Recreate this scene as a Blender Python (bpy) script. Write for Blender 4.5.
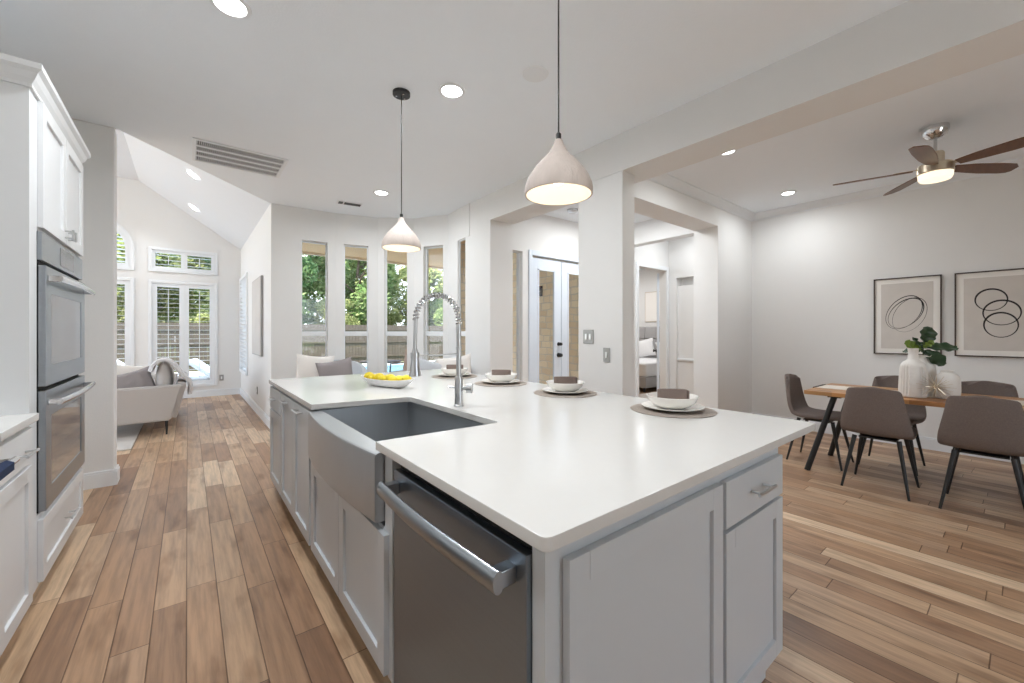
import bpy, bmesh, math, random
from math import sin, cos, pi, radians as R
from mathutils import Vector, Matrix, noise

for o in list(bpy.data.objects):
    bpy.data.objects.remove(o)
C = bpy.context.scene.collection
SC = bpy.context.scene

# ---------------------------------------------------------------- camera, world, sun, exposure
cam = bpy.data.cameras.new('camera')
cam.sensor_width = 36.0
cam.lens = 408.0 / 1024 * 36
cam.shift_y = -8.5 / 1024
cam.clip_start = 0.02
cam.clip_end = 300
camo = bpy.data.objects.new('camera', cam)
C.objects.link(camo)
camo.location = (0, 0, 1.30)
camo.rotation_euler = (R(90), 0, R(-38.49))
SC.camera = camo

w = bpy.data.worlds.new('sky')
SC.world = w
w.use_nodes = True
wn = w.node_tree.nodes
wl = w.node_tree.links
wn.clear()
wo = wn.new('ShaderNodeOutputWorld')
wb = wn.new('ShaderNodeBackground')
wc = wn.new('ShaderNodeTexCoord')
ws = wn.new('ShaderNodeSeparateXYZ')
wr = wn.new('ShaderNodeValToRGB')
wr.color_ramp.elements[0].position = 0.0
wr.color_ramp.elements[0].color = (0.86, 0.93, 1.0, 1)
wr.color_ramp.elements[1].position = 0.6
wr.color_ramp.elements[1].color = (0.56, 0.75, 1.0, 1)
wl.new(wc.outputs['Generated'], ws.inputs[0])
wl.new(ws.outputs['Z'], wr.inputs[0])
wl.new(wr.outputs[0], wb.inputs[0])
wb.inputs[1].default_value = 1.5
wl.new(wb.outputs[0], wo.inputs[0])

sun = bpy.data.lights.new('sun', 'SUN')
sun.energy = 5.0
sun.angle = R(2)
sun.color = (1.0, 0.94, 0.84)
so = bpy.data.objects.new('sun', sun)
C.objects.link(so)
so.rotation_euler = (R(38), 0, R(-62))

VS = SC.view_settings
SC.display_settings.display_device = 'sRGB'
VS.view_transform = 'Standard'
VS.look = 'None'
VS.exposure = 1.44
VS.gamma = 1.0
VS.use_curve_mapping = False
SC.cycles.use_denoising = True
SC.cycles.max_bounces = 10
SC.cycles.diffuse_bounces = 6
SC.cycles.transparent_max_bounces = 16
SC.cycles.sample_clamp_indirect = 6
SC.cycles.caustics_reflective = False
SC.cycles.caustics_refractive = False


def area(name, loc, size, power, col=(1, 1, 1), rot=(0, 0, 0), sy=None, spread=180):
    l = bpy.data.lights.new(name, 'AREA')
    l.energy = power
    l.color = col
    l.shape = 'DISK' if sy is None else 'RECTANGLE'
    l.size = size
    if sy:
        l.size_y = sy
    l.spread = R(spread)
    o = bpy.data.objects.new(name, l)
    C.objects.link(o)
    o.location = loc
    o.rotation_euler = rot
    return o


# ---------------------------------------------------------------- materials
def mat(name, col, rough=0.5, metal=0.0, emit=None, es=0.0, bump=0.0, bscale=60, coat=0.0, var=0.0, vscale=8, stretch=None, spec=None):
    m = bpy.data.materials.new(name)
    m.use_nodes = True
    n = m.node_tree.nodes
    l = m.node_tree.links
    b = n['Principled BSDF']
    b.inputs['Base Color'].default_value = (*col, 1)
    b.inputs['Roughness'].default_value = rough
    b.inputs['Metallic'].default_value = metal
    b.inputs['Coat Weight'].default_value = coat
    if spec is not None:
        b.inputs['Specular IOR Level'].default_value = spec
    if emit:
        b.inputs['Emission Color'].default_value = (*emit, 1)
        b.inputs['Emission Strength'].default_value = es
    tc = n.new('ShaderNodeTexCoord')
    mp = n.new('ShaderNodeMapping')
    l.new(tc.outputs['Object'], mp.inputs[0])
    if stretch:
        mp.inputs['Scale'].default_value = stretch
    nz = n.new('ShaderNodeTexNoise')
    nz.inputs['Scale'].default_value = vscale
    nz.inputs['Detail'].default_value = 4
    l.new(mp.outputs[0], nz.inputs['Vector'])
    mx = n.new('ShaderNodeMix')
    mx.data_type = 'RGBA'
    v = max(var, 0.01)
    mx.inputs[6].default_value = (*[max(0, c * (1 - v)) for c in col], 1)
    mx.inputs[7].default_value = (*[min(1, c * (1 + v)) for c in col], 1)
    l.new(nz.outputs[0], mx.inputs[0])
    l.new(mx.outputs[2], b.inputs['Base Color'])
    if bump > 0:
        nb = n.new('ShaderNodeTexNoise')
        nb.inputs['Scale'].default_value = bscale
        nb.inputs['Detail'].default_value = 3
        l.new(mp.outputs[0], nb.inputs['Vector'])
        bp = n.new('ShaderNodeBump')
        bp.inputs['Strength'].default_value = bump
        bp.inputs['Distance'].default_value = 0.01
        l.new(nb.outputs[0], bp.inputs['Height'])
        l.new(bp.outputs[0], b.inputs['Normal'])
    return m


def math_node(n, l, op, a, b=None, c=None):
    m = n.new('ShaderNodeMath')
    m.operation = op
    for i, x in enumerate((a, b, c)):
        if x is None:
            continue
        if isinstance(x, (int, float)):
            m.inputs[i].default_value = x
        else:
            l.new(x, m.inputs[i])
    return m.outputs[0]


def plank_mat(name, width, length, cols, rough, gap=0.0022, grain=1.0, seed=0.0, off=0.0, edge=0.35):
    """Boards running along local Y: every board its own tone, grain, knots, a dark joint all round."""
    m = bpy.data.materials.new(name)
    m.use_nodes = True
    n = m.node_tree.nodes
    l = m.node_tree.links
    b = n['Principled BSDF']
    tc = n.new('ShaderNodeTexCoord')
    sp = n.new('ShaderNodeSeparateXYZ')
    l.new(tc.outputs['Object'], sp.inputs[0])
    M = lambda op, a, bb=None, c=None: math_node(n, l, op, a, bb, c)
    xs = M('DIVIDE', M('ADD', sp.outputs[0], off + 50 * width), width)
    row = M('FLOOR', xs)
    fx = M('FRACT', xs)
    w1 = n.new('ShaderNodeTexWhiteNoise')
    w1.noise_dimensions = '1D'
    l.new(M('ADD', row, seed), w1.inputs['W'])
    ln = M('MULTIPLY_ADD', w1.outputs[0], 0.5 * length, 0.75 * length)
    ys = M('DIVIDE', M('ADD', M('ADD', sp.outputs[1], 40.0), M('MULTIPLY', w1.outputs[0], 7.31)), ln)
    idy = M('FLOOR', ys)
    fy = M('FRACT', ys)
    cmb = n.new('ShaderNodeCombineXYZ')
    l.new(row, cmb.inputs[0])
    l.new(idy, cmb.inputs[1])
    cmb.inputs[2].default_value = seed
    w2 = n.new('ShaderNodeTexWhiteNoise')
    l.new(cmb.outputs[0], w2.inputs['Vector'])
    ramp = n.new('ShaderNodeValToRGB')
    ramp.color_ramp.elements[0].color = (*cols[0], 1)
    ramp.color_ramp.elements[1].color = (*cols[-1], 1)
    for i, c in enumerate(cols[1:-1]):
        e = ramp.color_ramp.elements.new((i + 1) / (len(cols) - 1))
        e.color = (*c, 1)
    l.new(w2.outputs['Value'], ramp.inputs[0])
    # grain, shifted per board
    cm2 = n.new('ShaderNodeCombineXYZ')
    l.new(M('MULTIPLY', sp.outputs[0], 26), cm2.inputs[0])
    l.new(M('MULTIPLY', sp.outputs[1], 1.6), cm2.inputs[1])
    l.new(M('MULTIPLY', w2.outputs['Value'], 37), cm2.inputs[2])
    g = n.new('ShaderNodeTexNoise')
    g.inputs['Scale'].default_value = 1.6
    g.inputs['Detail'].default_value = 6
    g.inputs['Roughness'].default_value = 0.6
    l.new(cm2.outputs[0], g.inputs['Vector'])
    cm3 = n.new('ShaderNodeCombineXYZ')
    l.new(M('MULTIPLY', sp.outputs[0], 9), cm3.inputs[0])
    l.new(M('MULTIPLY', sp.outputs[1], 2.2), cm3.inputs[1])
    l.new(M('MULTIPLY', w2.outputs['Value'], 91), cm3.inputs[2])
    k = n.new('ShaderNodeTexNoise')
    k.inputs['Scale'].default_value = 1.1
    k.inputs['Detail'].default_value = 3
    l.new(cm3.outputs[0], k.inputs['Vector'])
    gr = n.new('ShaderNodeValToRGB')
    gr.color_ramp.elements[0].position = 0.32
    gr.color_ramp.elements[0].color = (1 - 0.32 * grain,) * 3 + (1,)
    gr.color_ramp.elements[1].position = 0.62
    gr.color_ramp.elements[1].color = (1.05, 1.05, 1.05, 1)
    l.new(g.outputs[0], gr.inputs[0])
    kr = n.new('ShaderNodeValToRGB')
    kr.color_ramp.elements[0].position = 0.28
    kr.color_ramp.elements[0].color = (0.50, 0.42, 0.36, 1)
    kr.color_ramp.elements[1].position = 0.46
    kr.color_ramp.elements[1].color = (1, 1, 1, 1)
    l.new(k.outputs[0], kr.inputs[0])
    m1 = n.new('ShaderNodeMix')
    m1.data_type = 'RGBA'
    m1.blend_type = 'MULTIPLY'
    m1.inputs[0].default_value = 1
    l.new(ramp.outputs[0], m1.inputs[6])
    l.new(gr.outputs[0], m1.inputs[7])
    m2 = n.new('ShaderNodeMix')
    m2.data_type = 'RGBA'
    m2.blend_type = 'MULTIPLY'
    m2.inputs[0].default_value = 0.8 * grain
    l.new(m1.outputs[2], m2.inputs[6])
    l.new(kr.outputs[0], m2.inputs[7])
    # joints
    ex = M('MULTIPLY', M('MINIMUM', fx, M('SUBTRACT', 1.0, fx)), width)
    ey = M('MULTIPLY', M('MINIMUM', fy, M('SUBTRACT', 1.0, fy)), ln)
    e = M('MINIMUM', ex, ey)
    j = M('LESS_THAN', e, gap)
    m3 = n.new('ShaderNodeMix')
    m3.data_type = 'RGBA'
    m3.blend_type = 'MULTIPLY'
    l.new(j, m3.inputs[0])
    l.new(m2.outputs[2], m3.inputs[6])
    m3.inputs[7].default_value = (edge, edge * 0.85, edge * 0.7, 1)
    l.new(m3.outputs[2], b.inputs['Base Color'])
    rr = M('MULTIPLY_ADD', g.outputs[0], 0.16, rough - 0.06)
    l.new(rr, b.inputs['Roughness'])
    bp = n.new('ShaderNodeBump')
    bp.inputs['Strength'].default_value = 0.25
    bp.inputs['Distance'].default_value = 0.004
    l.new(M('MINIMUM', M('MULTIPLY', e, 180), 1.0), bp.inputs['Height'])
    bp2 = n.new('ShaderNodeBump')
    bp2.inputs['Strength'].default_value = 0.12
    bp2.inputs['Distance'].default_value = 0.003
    l.new(g.outputs[0], bp2.inputs['Height'])
    l.new(bp.outputs[0], bp2.inputs['Normal'])
    l.new(bp2.outputs[0], b.inputs['Normal'])
    return m


def brick_mat(name, c1, c2, mortar, sx, sy, bump=0.5, rough=0.9):
    m = bpy.data.materials.new(name)
    m.use_nodes = True
    n = m.node_tree.nodes
    l = m.node_tree.links
    b = n['Principled BSDF']
    b.inputs['Roughness'].default_value = rough
    tc = n.new('ShaderNodeTexCoord')
    sp = n.new('ShaderNodeSeparateXYZ')
    l.new(tc.outputs['Object'], sp.inputs[0])
    cb = n.new('ShaderNodeCombineXYZ')
    l.new(math_node(n, l, 'ADD', sp.outputs[0], sp.outputs[1]), cb.inputs[0])
    l.new(sp.outputs[2], cb.inputs[1])
    nz = n.new('ShaderNodeTexNoise')
    nz.inputs['Scale'].default_value = 4
    l.new(cb.outputs[0], nz.inputs['Vector'])
    mixv = n.new('ShaderNodeMix')
    mixv.data_type = 'RGBA'
    mixv.blend_type = 'ADD'
    mixv.inputs[0].default_value = 0.09
    l.new(cb.outputs[0], mixv.inputs[6])
    l.new(nz.outputs[1], mixv.inputs[7])
    bt = n.new('ShaderNodeTexBrick')
    bt.inputs['Scale'].default_value = 1
    bt.inputs['Brick Width'].default_value = sx
    bt.inputs['Row Height'].default_value = sy
    bt.inputs['Mortar Size'].default_value = 0.012
    bt.inputs['Mortar Smooth'].default_value = 0.3
    bt.inputs['Color1'].default_value = (*c1, 1)
    bt.inputs['Color2'].default_value = (*c2, 1)
    bt.inputs['Mortar'].default_value = (*mortar, 1)
    bt.offset = 0.37
    bt.squash = 0.7
    bt.squash_frequency = 3
    l.new(mixv.outputs[2], bt.inputs['Vector'])
    l.new(bt.outputs[0], b.inputs['Base Color'])
    bp = n.new('ShaderNodeBump')
    bp.inputs['Strength'].default_value = bump
    bp.inputs['Distance'].default_value = 0.02
    bp.invert = True
    l.new(bt.outputs[1], bp.inputs['Height'])
    l.new(bp.outputs[0], b.inputs['Normal'])
    return m


def glass_mat(name, gloss=0.06, tint=(1, 1, 1)):
    m = bpy.data.materials.new(name)
    m.use_nodes = True
    n = m.node_tree.nodes
    l = m.node_tree.links
    n.clear()
    o = n.new('ShaderNodeOutputMaterial')
    t = n.new('ShaderNodeBsdfTransparent')
    t.inputs[0].default_value = (*tint, 1)
    g = n.new('ShaderNodeBsdfGlossy')
    g.inputs['Roughness'].default_value = 0.02
    f = n.new('ShaderNodeMixShader')
    f.inputs[0].default_value = gloss
    l.new(t.outputs[0], f.inputs[1])
    l.new(g.outputs[0], f.inputs[2])
    l.new(f.outputs[0], o.inputs[0])
    return m


def leaf_mat(name, c1, c2, trans=0.35):
    m = bpy.data.materials.new(name)
    m.use_nodes = True
    n = m.node_tree.nodes
    l = m.node_tree.links
    n.clear()
    o = n.new('ShaderNodeOutputMaterial')
    oi = n.new('ShaderNodeNewGeometry')
    mx = n.new('ShaderNodeMix')
    mx.data_type = 'RGBA'
    mx.inputs[6].default_value = (*c1, 1)
    mx.inputs[7].default_value = (*c2, 1)
    l.new(oi.outputs['Random Per Island'], mx.inputs[0])
    d = n.new('ShaderNodeBsdfDiffuse')
    t = n.new('ShaderNodeBsdfTranslucent')
    f = n.new('ShaderNodeMixShader')
    f.inputs[0].default_value = trans
    l.new(mx.outputs[2], d.inputs[0])
    l.new(mx.outputs[2], t.inputs[0])
    l.new(d.outputs[0], f.inputs[1])
    l.new(t.outputs[0], f.inputs[2])
    l.new(f.outputs[0], o.inputs[0])
    return m


M = {}
M['wall'] = mat('wall_paint', (0.78, 0.775, 0.765), 0.85, bump=0.10, bscale=110)
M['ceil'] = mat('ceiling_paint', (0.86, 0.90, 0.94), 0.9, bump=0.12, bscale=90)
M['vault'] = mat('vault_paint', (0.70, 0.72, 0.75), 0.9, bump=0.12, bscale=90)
M['trim'] = mat('trim_paint', (0.80, 0.82, 0.84), 0.4)
M['white'] = mat('white_cabinet_paint', (0.71, 0.72, 0.73), 0.32)
M['grey'] = mat('island_cabinet_paint', (0.56, 0.588, 0.615), 0.32)
M['door'] = mat('door_paint', (0.70, 0.76, 0.84), 0.35)
M['quartz'] = mat('quartz', (0.69, 0.68, 0.66), 0.15, var=0.015, vscale=30)
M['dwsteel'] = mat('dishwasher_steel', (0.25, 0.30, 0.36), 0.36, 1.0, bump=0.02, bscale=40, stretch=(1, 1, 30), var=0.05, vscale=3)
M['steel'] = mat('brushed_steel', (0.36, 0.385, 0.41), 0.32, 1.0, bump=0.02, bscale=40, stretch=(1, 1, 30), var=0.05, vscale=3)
M['sink'] = mat('sink_steel', (0.47, 0.49, 0.51), 0.36, 0.85, bump=0.02, bscale=40, stretch=(20, 1, 1), var=0.05)
M['chrome'] = mat('polished_chrome', (0.72, 0.72, 0.73), 0.14, 1.0)
M['nickel'] = mat('satin_nickel', (0.60, 0.61, 0.62), 0.28, 1.0)
M['black'] = mat('black_metal', (0.010, 0.010, 0.011), 0.4)
M['rubber'] = mat('dark_gap', (0.012, 0.012, 0.012), 0.8)
M['ovenglass'] = mat('oven_glass', (0.10, 0.10, 0.105), 0.07, 0.0, coat=0.6)
M['floor'] = plank_mat('wood_floor', 0.1215, 1.0, [(0.26, 0.143, 0.082), (0.45, 0.273, 0.160), (0.35, 0.200, 0.116), (0.59, 0.402, 0.255), (0.47, 0.293, 0.175), (0.69, 0.505, 0.34), (0.39, 0.230, 0.136)], 0.36, off=0.0035)
M['tablewood'] = plank_mat('table_wood', 0.075, 0.55, [(0.42, 0.17, 0.05), (0.62, 0.32, 0.12), (0.30, 0.12, 0.04), (0.70, 0.42, 0.18)], 0.35, gap=0.0007, seed=3.0, edge=0.6)
M['walnut'] = mat('walnut', (0.14, 0.062, 0.03), 0.4, var=0.35, vscale=3, stretch=(2, 14, 14))
M['taupe'] = mat('taupe_fabric', (0.185, 0.148, 0.132), 0.95, bump=0.5, bscale=500, var=0.30, vscale=150)
M['greyfab'] = mat('grey_fabric', (0.52, 0.49, 0.47), 0.95, bump=0.3, bscale=300, var=0.08, vscale=160)
M['pillow_grey'] = mat('grey_pillow_fabric', (0.30, 0.27, 0.27), 0.95, bump=0.3, bscale=300, var=0.06)
M['pillow_white'] = mat('white_pillow_fabric', (0.78, 0.74, 0.70), 0.95, bump=0.3, bscale=200, var=0.04)
M['pillow_blue'] = mat('pale_blue_fabric', (0.55, 0.57, 0.60), 0.95, bump=0.3, bscale=200, var=0.04)
M['throw'] = mat('throw_fabric', (0.66, 0.65, 0.66), 0.98, bump=0.8, bscale=90, var=0.15, vscale=60)
M['rug'] = mat('rug_pile', (0.60, 0.56, 0.52), 0.98, bump=0.6, bscale=120, var=0.12, vscale=12)
M['mat'] = mat('placemat_weave', (0.36, 0.31, 0.27), 0.9, bump=0.4, bscale=350, var=0.1, vscale=150)
M['napkin'] = mat('brown_linen', (0.23, 0.175, 0.15), 0.95, bump=0.3, bscale=400, var=0.08, vscale=200)
M['china'] = mat('white_china', (0.86, 0.84, 0.80), 0.14)
M['bowl'] = mat('speckled_bowl', (0.74, 0.73, 0.72), 0.3, var=0.12, vscale=40)
M['lemon'] = mat('lemon_rind', (0.86, 0.68, 0.03), 0.4, bump=0.3, bscale=150, var=0.08)
M['shade'] = mat('washed_wood_shade', (0.55, 0.475, 0.43), 0.75, bump=0.3, bscale=20, var=0.20, vscale=3, stretch=(6, 6, 1))
M['shadein'] = mat('shade_lining', (0.84, 0.77, 0.66), 0.7)
M['bulb'] = mat('bulb', (1, 0.95, 0.85), 0.4, emit=(1, 0.84, 0.60), es=1.3)
M['lamp'] = mat('lamp_lens', (1, 1, 1), 0.4, emit=(1, 0.98, 0.95), es=9)
M['fanlamp'] = mat('fan_lens', (0.8, 0.74, 0.62), 0.4, emit=(1, 0.86, 0.62), es=0.42)
M['vase'] = mat('white_ceramic_vase', (0.80, 0.77, 0.73), 0.6, bump=0.3, bscale=40, var=0.05)
M['brass'] = mat('champagne_metal', (0.62, 0.54, 0.42), 0.35, 1.0)
M['runner'] = mat('woven_runner', (0.78, 0.72, 0.65), 0.95, bump=0.8, bscale=160, var=0.15, vscale=90)
M['paper'] = mat('mat_board', (0.84, 0.81, 0.77), 0.8)
M['art'] = mat('art_paper', (0.62, 0.58, 0.54), 0.85, bump=0.1, bscale=30, var=0.07, vscale=9)
M['artframe'] = mat('dark_wood_frame', (0.055, 0.032, 0.022), 0.4)
M['ink'] = mat('black_ink', (0.012, 0.008, 0.008), 0.6)
M['canvas'] = mat('pale_canvas', (0.60, 0.58, 0.56), 0.8, var=0.1, vscale=3)
M['plate'] = mat('steel_plate', (0.36, 0.36, 0.35), 0.4, 0.6)
M['glass'] = glass_mat('window_glass', 0.03)
M['stone'] = brick_mat('limestone', (0.93, 0.80, 0.58), (0.78, 0.62, 0.41), (0.72, 0.64, 0.52), 0.27, 0.13)
M['soffit'] = mat('soffit_paint', (0.72, 0.54, 0.32), 0.8)
M['fascia'] = mat('fascia_paint', (0.82, 0.74, 0.60), 0.7)
M['concrete'] = mat('patio_concrete', (0.56, 0.54, 0.50), 0.9, bump=0.3, bscale=20, var=0.12, vscale=2)
M['lawn'] = mat('lawn', (0.16, 0.21, 0.07), 0.95, bump=0.6, bscale=60, var=0.5, vscale=5)
M['pool'] = mat('pool_water', (0.22, 0.42, 0.55), 0.06, bump=0.25, bscale=5)
M['fence'] = mat('weathered_cedar', (0.085, 0.065, 0.048), 0.9, var=0.35, vscale=2, stretch=(7, 7, 0.6), bump=0.3, bscale=30)
M['bark'] = mat('bark', (0.14, 0.10, 0.07), 0.95, bump=0.8, bscale=20, var=0.3)
M['leaf_a'] = leaf_mat('oak_leaves', (0.06, 0.15, 0.05), (0.28, 0.38, 0.17))
M['leaf_c'] = leaf_mat('mid_leaves', (0.09, 0.18, 0.05), (0.38, 0.44, 0.20))
M['leaf_b'] = leaf_mat('yellow_green_leaves', (0.14, 0.20, 0.06), (0.52, 0.52, 0.24))  # paler yellow green leaf tone
M['fig'] = mat('fig_leaf', (0.022, 0.055, 0.022), 0.3, var=0.4, vscale=10)
M['figlight'] = mat('young_fig_leaf', (0.17, 0.26, 0.04), 0.35, var=0.3, vscale=10)
M['stem'] = mat('plant_stem', (0.12, 0.14, 0.04), 0.7)
M['navy'] = mat('navy_cloth', (0.006, 0.018, 0.06), 0.9, bump=0.3, bscale=200)
M['vent'] = mat('vent_shadow', (0.10, 0.10, 0.10), 0.8)
M['bedgrey'] = mat('grey_upholstery', (0.42, 0.41, 0.41), 0.95)
M['linen'] = mat('white_linen', (0.84, 0.84, 0.85), 0.9, bump=0.3, bscale=8)
M['wicker'] = mat('dark_wicker', (0.055, 0.035, 0.025), 0.7, bump=0.5, bscale=100)
M['display'] = mat('oven_display', (0.12, 0.12, 0.125), 0.15)


# ---------------------------------------------------------------- mesh builder
class MB:
    def __init__(self):
        self.bm = bmesh.new()
        self.M = Matrix()

    def _add(self, b2, smooth=True):
        for f in b2.faces:
            f.smooth = smooth
        b2.transform(self.M)
        me = bpy.data.meshes.new('t')
        b2.to_mesh(me)
        b2.free()
        self.bm.from_mesh(me)
        bpy.data.meshes.remove(me)
        return self

    def box(self, a, b, bev=0.0, seg=2):
        t = bmesh.new()
        bmesh.ops.create_cube(t, size=1)
        a = Vector(a)
        b = Vector(b)
        lo = Vector([min(a[i], b[i]) for i in range(3)])
        hi = Vector([max(a[i], b[i]) for i in range(3)])
        for v in t.verts:
            v.co = Vector([lo[i] + (v.co[i] + 0.5) * (hi[i] - lo[i]) for i in range(3)])
        if bev > 0:
            bmesh.ops.bevel(t, geom=t.edges[:], offset=min(bev, 0.45 * min(hi - lo)), segments=seg, profile=0.5, affect='EDGES')
        return self._add(t)

    def prism(self, pts, z0, z1, bev=0.0):
        t = bmesh.new()
        vs = [t.verts.new((p[0], p[1], z0)) for p in pts]
        f = t.faces.new(vs)
        r = bmesh.ops.extrude_face_region(t, geom=[f])
        for v in r['geom']:
            if isinstance(v, bmesh.types.BMVert):
                v.co.z = z1
        bmesh.ops.recalc_face_normals(t, faces=t.faces[:])
        if bev > 0:
            es = [e for e in t.edges if abs(e.verts[0].co.z - e.verts[1].co.z) < 1e-6]
            bmesh.ops.bevel(t, geom=es, offset=bev, segments=2, profile=0.5, affect='EDGES')
        return self._add(t)

    def tube(self, path, r, n=10, cap=True):
        path = [Vector(p) for p in path]
        rs = r if isinstance(r, (list, tuple)) else [r] * len(path)
        t = bmesh.new()
        rings = []
        up = None
        for i, p in enumerate(path):
            d = (path[min(i + 1, len(path) - 1)] - path[max(i - 1, 0)]).normalized()
            if up is None:
                up = d.orthogonal().normalized()
            else:
                up = (up - d * up.dot(d)).normalized()
            s = d.cross(up)
            rings.append([t.verts.new(p + (up * cos(2 * pi * k / n) + s * sin(2 * pi * k / n)) * rs[i]) for k in range(n)])
        for a, b in zip(rings, rings[1:]):
            for k in range(n):
                t.faces.new((a[k], a[(k + 1) % n], b[(k + 1) % n], b[k]))
        if cap:
            t.faces.new(rings[0][::-1])
            t.faces.new(rings[-1])
        bmesh.ops.recalc_face_normals(t, faces=t.faces[:])
        return self._add(t)

    def cyl(self, c, r, z0, z1, n=24, r2=None):
        return self.tube([(c[0], c[1], z0), (c[0], c[1], z1)], [r, r if r2 is None else r2], n)

    def lathe(self, prof, c=(0, 0, 0), n=32, close=False):
        t = bmesh.new()
        rings = []
        for r, z in prof:
            if r < 1e-5:
                rings.append([t.verts.new((c[0], c[1], c[2] + z))])
            else:
                rings.append([t.verts.new((c[0] + r * cos(2 * pi * k / n), c[1] + r * sin(2 * pi * k / n), c[2] + z)) for k in range(n)])
        seq = list(zip(rings, rings[1:]))
        if close:
            seq.append((rings[-1], rings[0]))
        for a, b in seq:
            for k in range(n):
                k2 = (k + 1) % n
                if len(a) == 1 and len(b) == 1:
                    continue
                if len(a) == 1:
                    t.faces.new((a[0], b[k2], b[k]))
                elif len(b) == 1:
                    t.faces.new((a[k], a[k2], b[0]))
                else:
                    t.faces.new((a[k], a[k2], b[k2], b[k]))
        bmesh.ops.recalc_face_normals(t, faces=t.faces[:])
        return self._add(t)

    def ball(self, c, r, sc=(1, 1, 1), sub=2):
        t = bmesh.new()
        bmesh.ops.create_icosphere(t, subdivisions=sub, radius=r)
        for v in t.verts:
            v.co = Vector((v.co.x * sc[0], v.co.y * sc[1], v.co.z * sc[2])) + Vector(c)
        return self._add(t)

    def grid(self, fn, nu, nv, thick=0.0, wrap=False):
        t = bmesh.new()
        g = [[t.verts.new(fn(i / nu, j / nv)) for j in range(nv + 1)] for i in range(nu + 1)]
        for i in range(nu):
            for j in range(nv):
                t.faces.new((g[i][j], g[i + 1][j], g[i + 1][j + 1], g[i][j + 1]))
        bmesh.ops.recalc_face_normals(t, faces=t.faces[:])
        if thick:
            bmesh.ops.solidify(t, geom=t.faces[:], thickness=thick)
        return self._add(t)

    def quad(self, pts):
        t = bmesh.new()
        t.faces.new([t.verts.new(p) for p in pts])
        return self._add(t, False)

    def build(self, name, m, parent=None, sharp=38, sub=0):
        bm = self.bm
        bm.normal_update()
        for e in bm.edges:
            if len(e.link_faces) == 2 and e.calc_face_angle(0) > R(sharp):
                e.smooth = False
        me = bpy.data.meshes.new(name)
        bm.to_mesh(me)
        bm.free()
        me.materials.append(M[m] if isinstance(m, str) else m)
        o = bpy.data.objects.new(name, me)
        C.objects.link(o)
        if parent is not None:
            o.parent = parent
        if sharp == 38 and len(me.polygons) < 20000:
            wn_ = o.modifiers.new('normals', 'WEIGHTED_NORMAL')
            wn_.keep_sharp = True
        if sub:
            s = o.modifiers.new('smooth', 'SUBSURF')
            s.levels = s.render_levels = sub
        return o


def tag(o, label, cat, group=None, kind=None):
    o['label'] = label
    o['category'] = cat
    if group:
        o['group'] = group
    if kind:
        o['kind'] = kind
    return o


def thing(name, label, cat, loc=(0, 0, 0), rz=0.0, group=None):
    o = bpy.data.objects.new(name, None)
    o.empty_display_size = 0.1
    C.objects.link(o)
    o.location = loc
    o.rotation_euler = (0, 0, rz)
    return tag(o, label, cat, group)


def struct(o, label=None, cat=None):
    o['kind'] = 'structure'
    if label:
        o['label'] = label
        o['category'] = cat
    return o


def sempty(name, label, cat, loc=(0, 0, 0), rz=0.0):
    o = thing(name, label, cat, loc, rz)
    o['kind'] = 'structure'
    return o


def dup(root, loc, rz, label=None, group=None):
    r = root.copy()
    C.objects.link(r)
    r.location = loc
    r.rotation_euler = (root.rotation_euler[0], root.rotation_euler[1], rz)
    if label:
        r['label'] = label
    if group:
        r['group'] = group
    for ch in list(root.children):
        c = ch.copy()
        C.objects.link(c)
        c.parent = r
        for g in list(ch.children):
            d = g.copy()
            C.objects.link(d)
            d.parent = c
    return r


def frame_of(p0, p1):
    """Matrix whose X runs p0 -> p1, Y to the left of it (outwards for the way walls are listed), Z up."""
    d = Vector((p1[0] - p0[0], p1[1] - p0[1], 0))
    a = math.atan2(d.y, d.x)
    return Matrix.Translation((p0[0], p0[1], 0)) @ Matrix.Rotation(a, 4, 'Z'), d.length, a


def wall_panel(mb, p0, p1, z0, z1, t, holes=()):
    """Wall from p0 to p1, thickness t towards local +Y, with rectangular holes (s0, s1, za, zb)."""
    F, L, a = frame_of(p0, p1)
    mb.M = F
    hs = sorted(holes)
    x = 0.0
    for s0, s1, za, zb in hs:
        if s0 > x:
            mb.box((x, 0, z0), (s0, t, z1))
        if za > z0:
            mb.box((s0, 0, z0), (s1, t, za))
        if zb < z1:
            mb.box((s0, 0, zb), (s1, t, z1))
        x = s1
    if x < L:
        mb.box((x, 0, z0), (L, t, z1))
    mb.M = Matrix()


HC = 3.06      # kitchen ceiling
HB = 2.73      # underside of the beam and of the wide openings
# ---------------------------------------------------------------- floor and ceilings
mb = MB()
mb.box((-6, -3.2, -0.10), (6.6, 10.5, 0.0))
struct(mb.build('floor', 'floor'), 'hand scraped maple plank floor running through all the rooms', 'floor')
mb = MB()
mb.box((5.75, 4.22, -0.10), (10.2, 8.2, 0.001))
mb.box((6.6, 2.4, -0.10), (7.2, 4.22, 0.001))
struct(mb.build('floor_bedroom', 'floor'), 'wood floor of the hallway and bedroom', 'floor')

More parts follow.
